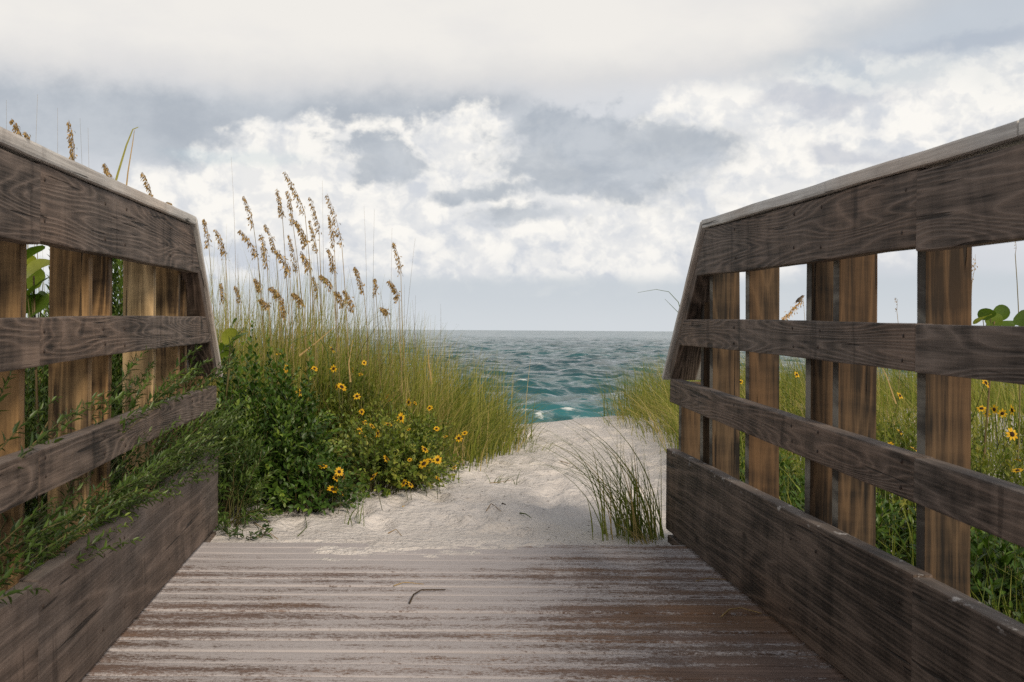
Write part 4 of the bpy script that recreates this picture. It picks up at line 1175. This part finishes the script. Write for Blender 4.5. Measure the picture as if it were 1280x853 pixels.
twig('straw_blade', [(870, 728), (885, 727), (912, 727)], 'thin straw along the deck grain near the bare railing', 'straw', 0.0014, 'straw', 'deck', 0.7)
twig('dry_twig', [(312, 642), (322, 650), (338, 655)], 'short dark root sticking from the sand under the corner bush', 'twig', 0.004)
twig('straw_blade', [(318, 655), (335, 668), (348, 676)], 'pale straw on the sand between deck corner and dark shrub', 'straw', 0.002, 'straw', tint=0.9)
twig('straw_blade', [(372, 672), (384, 662), (381, 645)], 'green bent stalk resting on sand under the dark shrub', 'stalk', 0.002, 'tuft', tint=0.4)
twig('straw_blade', [(485, 668), (495, 665), (502, 671)], 'curved tan straw on the sand below the broad flowered bush', 'straw', 0.0018, 'straw', tint=0.5)
twig('green_blade', [(650, 643), (657, 646), (664, 649)], 'short green blade lying alone on the bare sand path', 'blade', 0.003, 'tuft', tint=0.3)
twig('dry_twig', [(628, 632), (632, 633)], 'tiny black stub on the bare sand path', 'twig', 0.005)
twig('straw_blade', [(692, 577), (700, 579), (712, 581)], 'brown straw wisp in the middle of the sand path', 'straw', 0.003, 'straw', tint=0.3)
twig('straw_blade', [(612, 605), (622, 606), (640, 601)], 'brown straw beside the small sparse tuft on the sand', 'straw', 0.002, 'straw', tint=0.4)
twig('straw_blade', [(608, 640), (614, 632), (626, 640)], 'looped brown straw below the small sparse tuft', 'straw', 0.0018, 'straw', tint=0.3)
# loose crumbs of plant litter over the sand
g = Geo(); n = 420
px = np.concatenate([rng.uniform(-0.45, 1.5, n // 2), rng.normal(0.3, 0.4, n - n // 2)]); py = 3.95 + 4.6 * rng.random(n) ** 1.3
pz = ground_z(px, py)
leaves(g, np.column_stack([px, py, pz + 0.012]), np.column_stack([rng.normal(0, 1, n), rng.normal(0, 1, n), rng.normal(0, 0.15, n)]), np.tile([0, 0, 1.0], (n, 1)),
       rng.uniform(0.006, 0.022, n), rng.uniform(0.002, 0.006, n), rng.random(n))
tag(g.obj('plant_litter', M['twig']), 'scattered dark crumbs of dry plant litter on the sand path', 'litter', kind='stuff')

# ------------------------------------------------------------------ WORLD: sky with broken cloud
SUN_EL, SUN_AZ = 33.0, 158.0   # azimuth clockwise from +Y (the sea): behind, to the right
def build_world():
    w = bpy.data.worlds.new('World'); SC.world = w; w.use_nodes = True
    t = NT(w.node_tree)
    bg = w.node_tree.nodes['Background']
    out = next(n for n in t.nodes if n.type == 'OUTPUT_WORLD')
    sky = t.n('ShaderNodeTexSky', sky_type='NISHITA')
    sky.sun_disc = False
    sky.sun_elevation = math.radians(SUN_EL); sky.sun_rotation = math.radians(SUN_AZ)
    sky.air_density = 1.2; sky.dust_density = 2.0; sky.ozone_density = 1.0
    bg.inputs['Strength'].default_value = 0.10
    t.links.new(sky.outputs[0], bg.inputs['Color'])
    d = t.n('ShaderNodeTexCoord').outputs['Generated']
    x, y, z = t.sep(d)
    az = t.math('ARCTAN2', x, y)
    el = t.math('ARCSINE', z)
    v = t.comb(az, el, 0.0)
    A = lambda px: math.atan((px - PX) / F_PX)
    E = lambda py: math.atan((PY - py) / F_PX)
    S = 1 / F_PX
    # turbulence shared by the layers
    tu = t.noise(t.scalev(v, (1, 1.35, 1)), 9.0, 7.0, 0.62)
    tu2 = t.noise(t.scalev(t.vmath('ADD', v, (3.3, 1.7, 0)), (1, 1.25, 1)), 22.0, 7.0, 0.60, 0.3)
    soft = t.noise(t.scalev(v, (1, 2.2, 1)), 5.0, 5.0, 0.55)
    lit = t.noise(t.scalev(t.vmath('ADD', v, (3.318, 1.712, 0)), (1, 1.25, 1)), 22.0, 5.0, 0.60, 0.3)
    wr = t.sep(t.vmath('SUBTRACT', t.noise(t.scalev(t.vmath('ADD', v, (0.7, 0.2, 0)), (1, 1.3, 1)), 11.0, 6.0, 0.60, color=True), (0.5, 0.5, 0.5)))
    waz = t.math('ADD', az, t.math('MULTIPLY', wr[0], 0.13))
    wel = t.math('ADD', el, t.math('MULTIPLY', wr[1], 0.075))
    def blob(px, py, rx, ry, soft_=0.35, n=tu, amp=1.6):
        dx = t.math('MULTIPLY', t.math('SUBTRACT', waz, A(px)), 1 / (rx * S))
        dy = t.math('MULTIPLY', t.math('SUBTRACT', wel, E(py)), 1 / (ry * S))
        dd = t.math('SQRT', t.math('ADD', t.math('MULTIPLY', dx, dx), t.math('MULTIPLY', dy, dy)))
        dd = t.math('ADD', dd, t.math('MULTIPLY', t.math('SUBTRACT', n, 0.5), amp))
        return t.ss(dd, 1 + soft_, 1 - soft_)
    def union(ms):
        r = ms[0]
        for m_ in ms[1:]: r = t.math('MAXIMUM', r, m_)
        return r
    L = lambda r, g_, b: s2l(r, g_, b)
    # thin veil over the whole sky
    base = t.mix(t.ss(el, E(412), E(300)), L(199, 206, 214), L(214, 217, 222))
    base = t.mix(t.ss(soft, 0.35, 0.65, 0, 0.5), base, L(226, 228, 231))
    def puffs(scale, off):
        nd = t.n('ShaderNodeTexVoronoi', feature='SMOOTH_F1', voronoi_dimensions='2D', normalize=True)
        wv = t.vmath('ADD', v, t.scalev(t.vmath('SUBTRACT', t.noise(v, 30.0, 4.0, 0.6, color=True), (0.5, 0.5, 0.5)), (0.03, 0.03, 0.0)))
        t.put(nd.inputs['Vector'], t.scalev(t.vmath('ADD', wv, off), (1, 1.25, 1)))
        nd.inputs['Scale'].default_value = scale; nd.inputs['Detail'].default_value = 3.0
        nd.inputs['Roughness'].default_value = 0.6; nd.inputs['Smoothness'].default_value = 0.35
        return nd.outputs['Distance']
    pf = puffs(15.0, (2.1, 0.9, 0.0))
    pl = puffs(15.0, (2.1 + 0.007, 0.9 + 0.012, 0.0))
    pf2 = puffs(34.0, (1.3, 0.4, 0.0))
    rag = t.math('ADD', t.math('MULTIPLY', pf, 0.62), t.math('ADD', t.math('MULTIPLY', pf2, 0.35), t.math('MULTIPLY', tu2, 0.35)))
    # blue-grey cloud bank in shadow behind the towers
    gry = union([blob(120, 168, 450, 58, .4, tu, 0.9), blob(480, 142, 220, 30, .6, tu, 1.0)])
    gc = t.mix(t.ss(tu, 0.35, 0.65), L(170, 178, 188), L(193, 199, 206))
    col = t.mix(t.math('MULTIPLY', gry, 0.90), base, gc)
    # white cumulus towers with lit tops
    cum = union([blob(420, 255, 210, 72, .16, rag, 1.5), blob(600, 235, 120, 85, .16, rag, 1.5), blob(665, 300, 240, 62, .18, rag, 1.5), blob(860, 300, 200, 56, .3, rag, 1.4),
                 blob(1080, 200, 230, 90, .16, rag, 1.6), blob(560, 185, 130, 42, .2, rag, 1.5), blob(900, 200, 110, 80, .2, rag, 1.5), blob(400, 205, 150, 45, .2, rag, 1.4), blob(1245, 160, 90, 55, .2, rag, 1.5), blob(960, 255, 100, 42, .2, rag, 1.5), blob(250, 290, 150, 66, .25, rag, 1.4), blob(330, 335, 300, 40, .5, tu2, 1.2)])
    pl2 = puffs(34.0, (1.3 + 0.004, 0.4 + 0.007, 0.0))
    ragl = t.math('ADD', t.math('MULTIPLY', pl, 0.62), t.math('ADD', t.math('MULTIPLY', pl2, 0.35), t.math('MULTIPLY', lit, 0.35)))
    shade = t.ss(t.math('SUBTRACT', rag, ragl), -0.085, 0.085)
    shade = t.math('ADD', t.math('MULTIPLY', shade, 0.48), t.math('MULTIPLY', t.ss(t.math('ADD', tu, t.math('MULTIPLY', t.math('SUBTRACT', tu2, 0.5), 0.7)), 0.40, 0.70), 0.55))
    shade = t.math('SUBTRACT', shade, 0.10)
    shade = t.math('ADD', shade, t.ss(el, E(270), E(350), 0.0, 0.25), clamp=True)
    cc = t.mix(shade, L(253, 250, 244), L(206, 211, 219))
    col = t.mix(t.math('MULTIPLY', cum, 0.95), col, cc)
    # darker clouds drifting in front
    fr = union([blob(735, 190, 112, 50, .22, rag, 2.0), blob(825, 205, 85, 40, .5, tu2, 2.0), blob(478, 190, 60, 26, .3, tu2, 2.6), blob(655, 272, 60, 15, .5, tu2, 2.6), blob(690, 235, 80, 13, .5, tu2, 2.6), blob(585, 232, 45, 12, .5, tu2, 2.4)])
    fcol = t.mix(t.ss(tu2, 0.35, 0.65), L(168, 177, 188), L(194, 200, 207))
    col = t.mix(t.math('MULTIPLY', fr, 0.85), col, fcol)
    sm = union([blob(1010, 146, 75, 13, .5, tu2, 1.5), blob(1215, 86, 90, 11, .6, tu2, 1.4), blob(1060, 208, 40, 10, .6, tu2, 1.4)])
    col = t.mix(t.math('MULTIPLY', sm, 0.65), col, L(190, 195, 206))
    # high stratus deck across the top, ragged grey underside
    sd_ = t.math('ADD', el, t.math('MULTIPLY', t.math('SUBTRACT', tu, 0.5), 0.045))
    slope = t.math('MULTIPLY', t.ss(az, A(900), A(1280)), 0.06)
    sd_ = t.math('SUBTRACT', sd_, slope)
    strat = t.ss(sd_, E(138), E(92))
    stc = t.mix(t.ss(sd_, E(120), E(50)), L(216, 216, 217), L(240, 237, 232))
    stc = t.mix(t.ss(soft, 0.45, 0.70, 0, 0.45), stc, L(224, 223, 224))
    col = t.mix(strat, col, stc)
    # overhead and behind: broken overcast
    hi = t.ss(el, E(0), math.radians(35))
    col = t.mix(hi, col, t.mix(t.ss(tu, 0.3, 0.7), L(192, 191, 190), L(146, 150, 158)))
    # smooth pale band above the horizon
    low = t.ss(t.math('ADD', el, t.math('MULTIPLY', t.math('SUBTRACT', soft, 0.5), 0.03)), E(338), E(358))
    lowc = t.mix(t.ss(el, E(412), E(350)), L(212, 217, 221), L(201, 208, 214))
    col = t.mix(t.math('MULTIPLY', low, 0.85), col, lowc)
    col = t.mix(t.ss(el, -0.002, -0.02), col, (0.05, 0.09, 0.10))
    # gaps of clear sky at the upper right and here and there overhead
    gap = union([blob(1210, 60, 130, 60, .7, tu, 1.2), blob(1090, 110, 120, 26, .7, tu, 1.2), blob(300, 195, 70, 12, .7, tu2, 1.2)])
    gap = t.math('MAXIMUM', t.math('MULTIPLY', gap, 0.30), t.math('MULTIPLY', t.math('MULTIPLY', t.ss(soft, 0.56, 0.72), hi), 0.7))
    bc = t.n('ShaderNodeBackground'); t.links.new(col, bc.inputs['Color']); bc.inputs['Strength'].default_value = 1.0
    mx = t.n('ShaderNodeMixShader')
    t.links.new(t.math('SUBTRACT', 1.0, gap), mx.inputs[0])
    t.links.new(bg.outputs[0], mx.inputs[1]); t.links.new(bc.outputs[0], mx.inputs[2])
    t.links.new(mx.outputs[0], out.inputs['Surface'])
    try:
        w.cycles.sampling_method = 'MANUAL'; w.cycles.sample_map_resolution = 1024
    except Exception: pass
build_world()

sl = bpy.data.lights.new('sun', 'SUN'); sl.energy = 3.1; sl.angle = math.radians(18); sl.color = (1.0, 0.86, 0.68)
so = bpy.data.objects.new('sun', sl); COL.objects.link(so)
a, e = math.radians(SUN_AZ), math.radians(SUN_EL)
to_sun = Vector((math.sin(a) * math.cos(e), math.cos(a) * math.cos(e), math.sin(e)))
so.rotation_euler = to_sun.to_track_quat('Z', 'Y').to_euler(); so.location = to_sun * 30

# ------------------------------------------------------------------ camera
cd = bpy.data.cameras.new('camera'); cam = bpy.data.objects.new('camera', cd); COL.objects.link(cam)
cd.sensor_width = 36; cd.lens = F_PX / 1280 * 36
cd.shift_x = (640 - PX) / 1280; cd.shift_y = (PY - 426.5) / 1280
cd.clip_start = 0.05; cd.clip_end = 20000
cam.matrix_world = Matrix.Translation((0, 0, CAMZ)) @ Matrix.Rotation(math.radians(90), 4, 'X') @ Matrix.Rotation(ROLL, 4, 'Z')
cd.dof.use_dof = True; cd.dof.focus_distance = 5.6; cd.dof.aperture_fstop = 16.0
SC.camera = cam
vs = SC.view_settings
vs.view_transform = 'Standard'; vs.look = 'None'; vs.exposure = 0.0; vs.gamma = 1.0; vs.use_curve_mapping = False
try:
    SC.cycles.use_denoising = False
    SC.cycles.max_bounces = 6; SC.cycles.transparent_max_bounces = 4
    SC.cycles.sample_clamp_indirect = 4.0
except Exception: pass
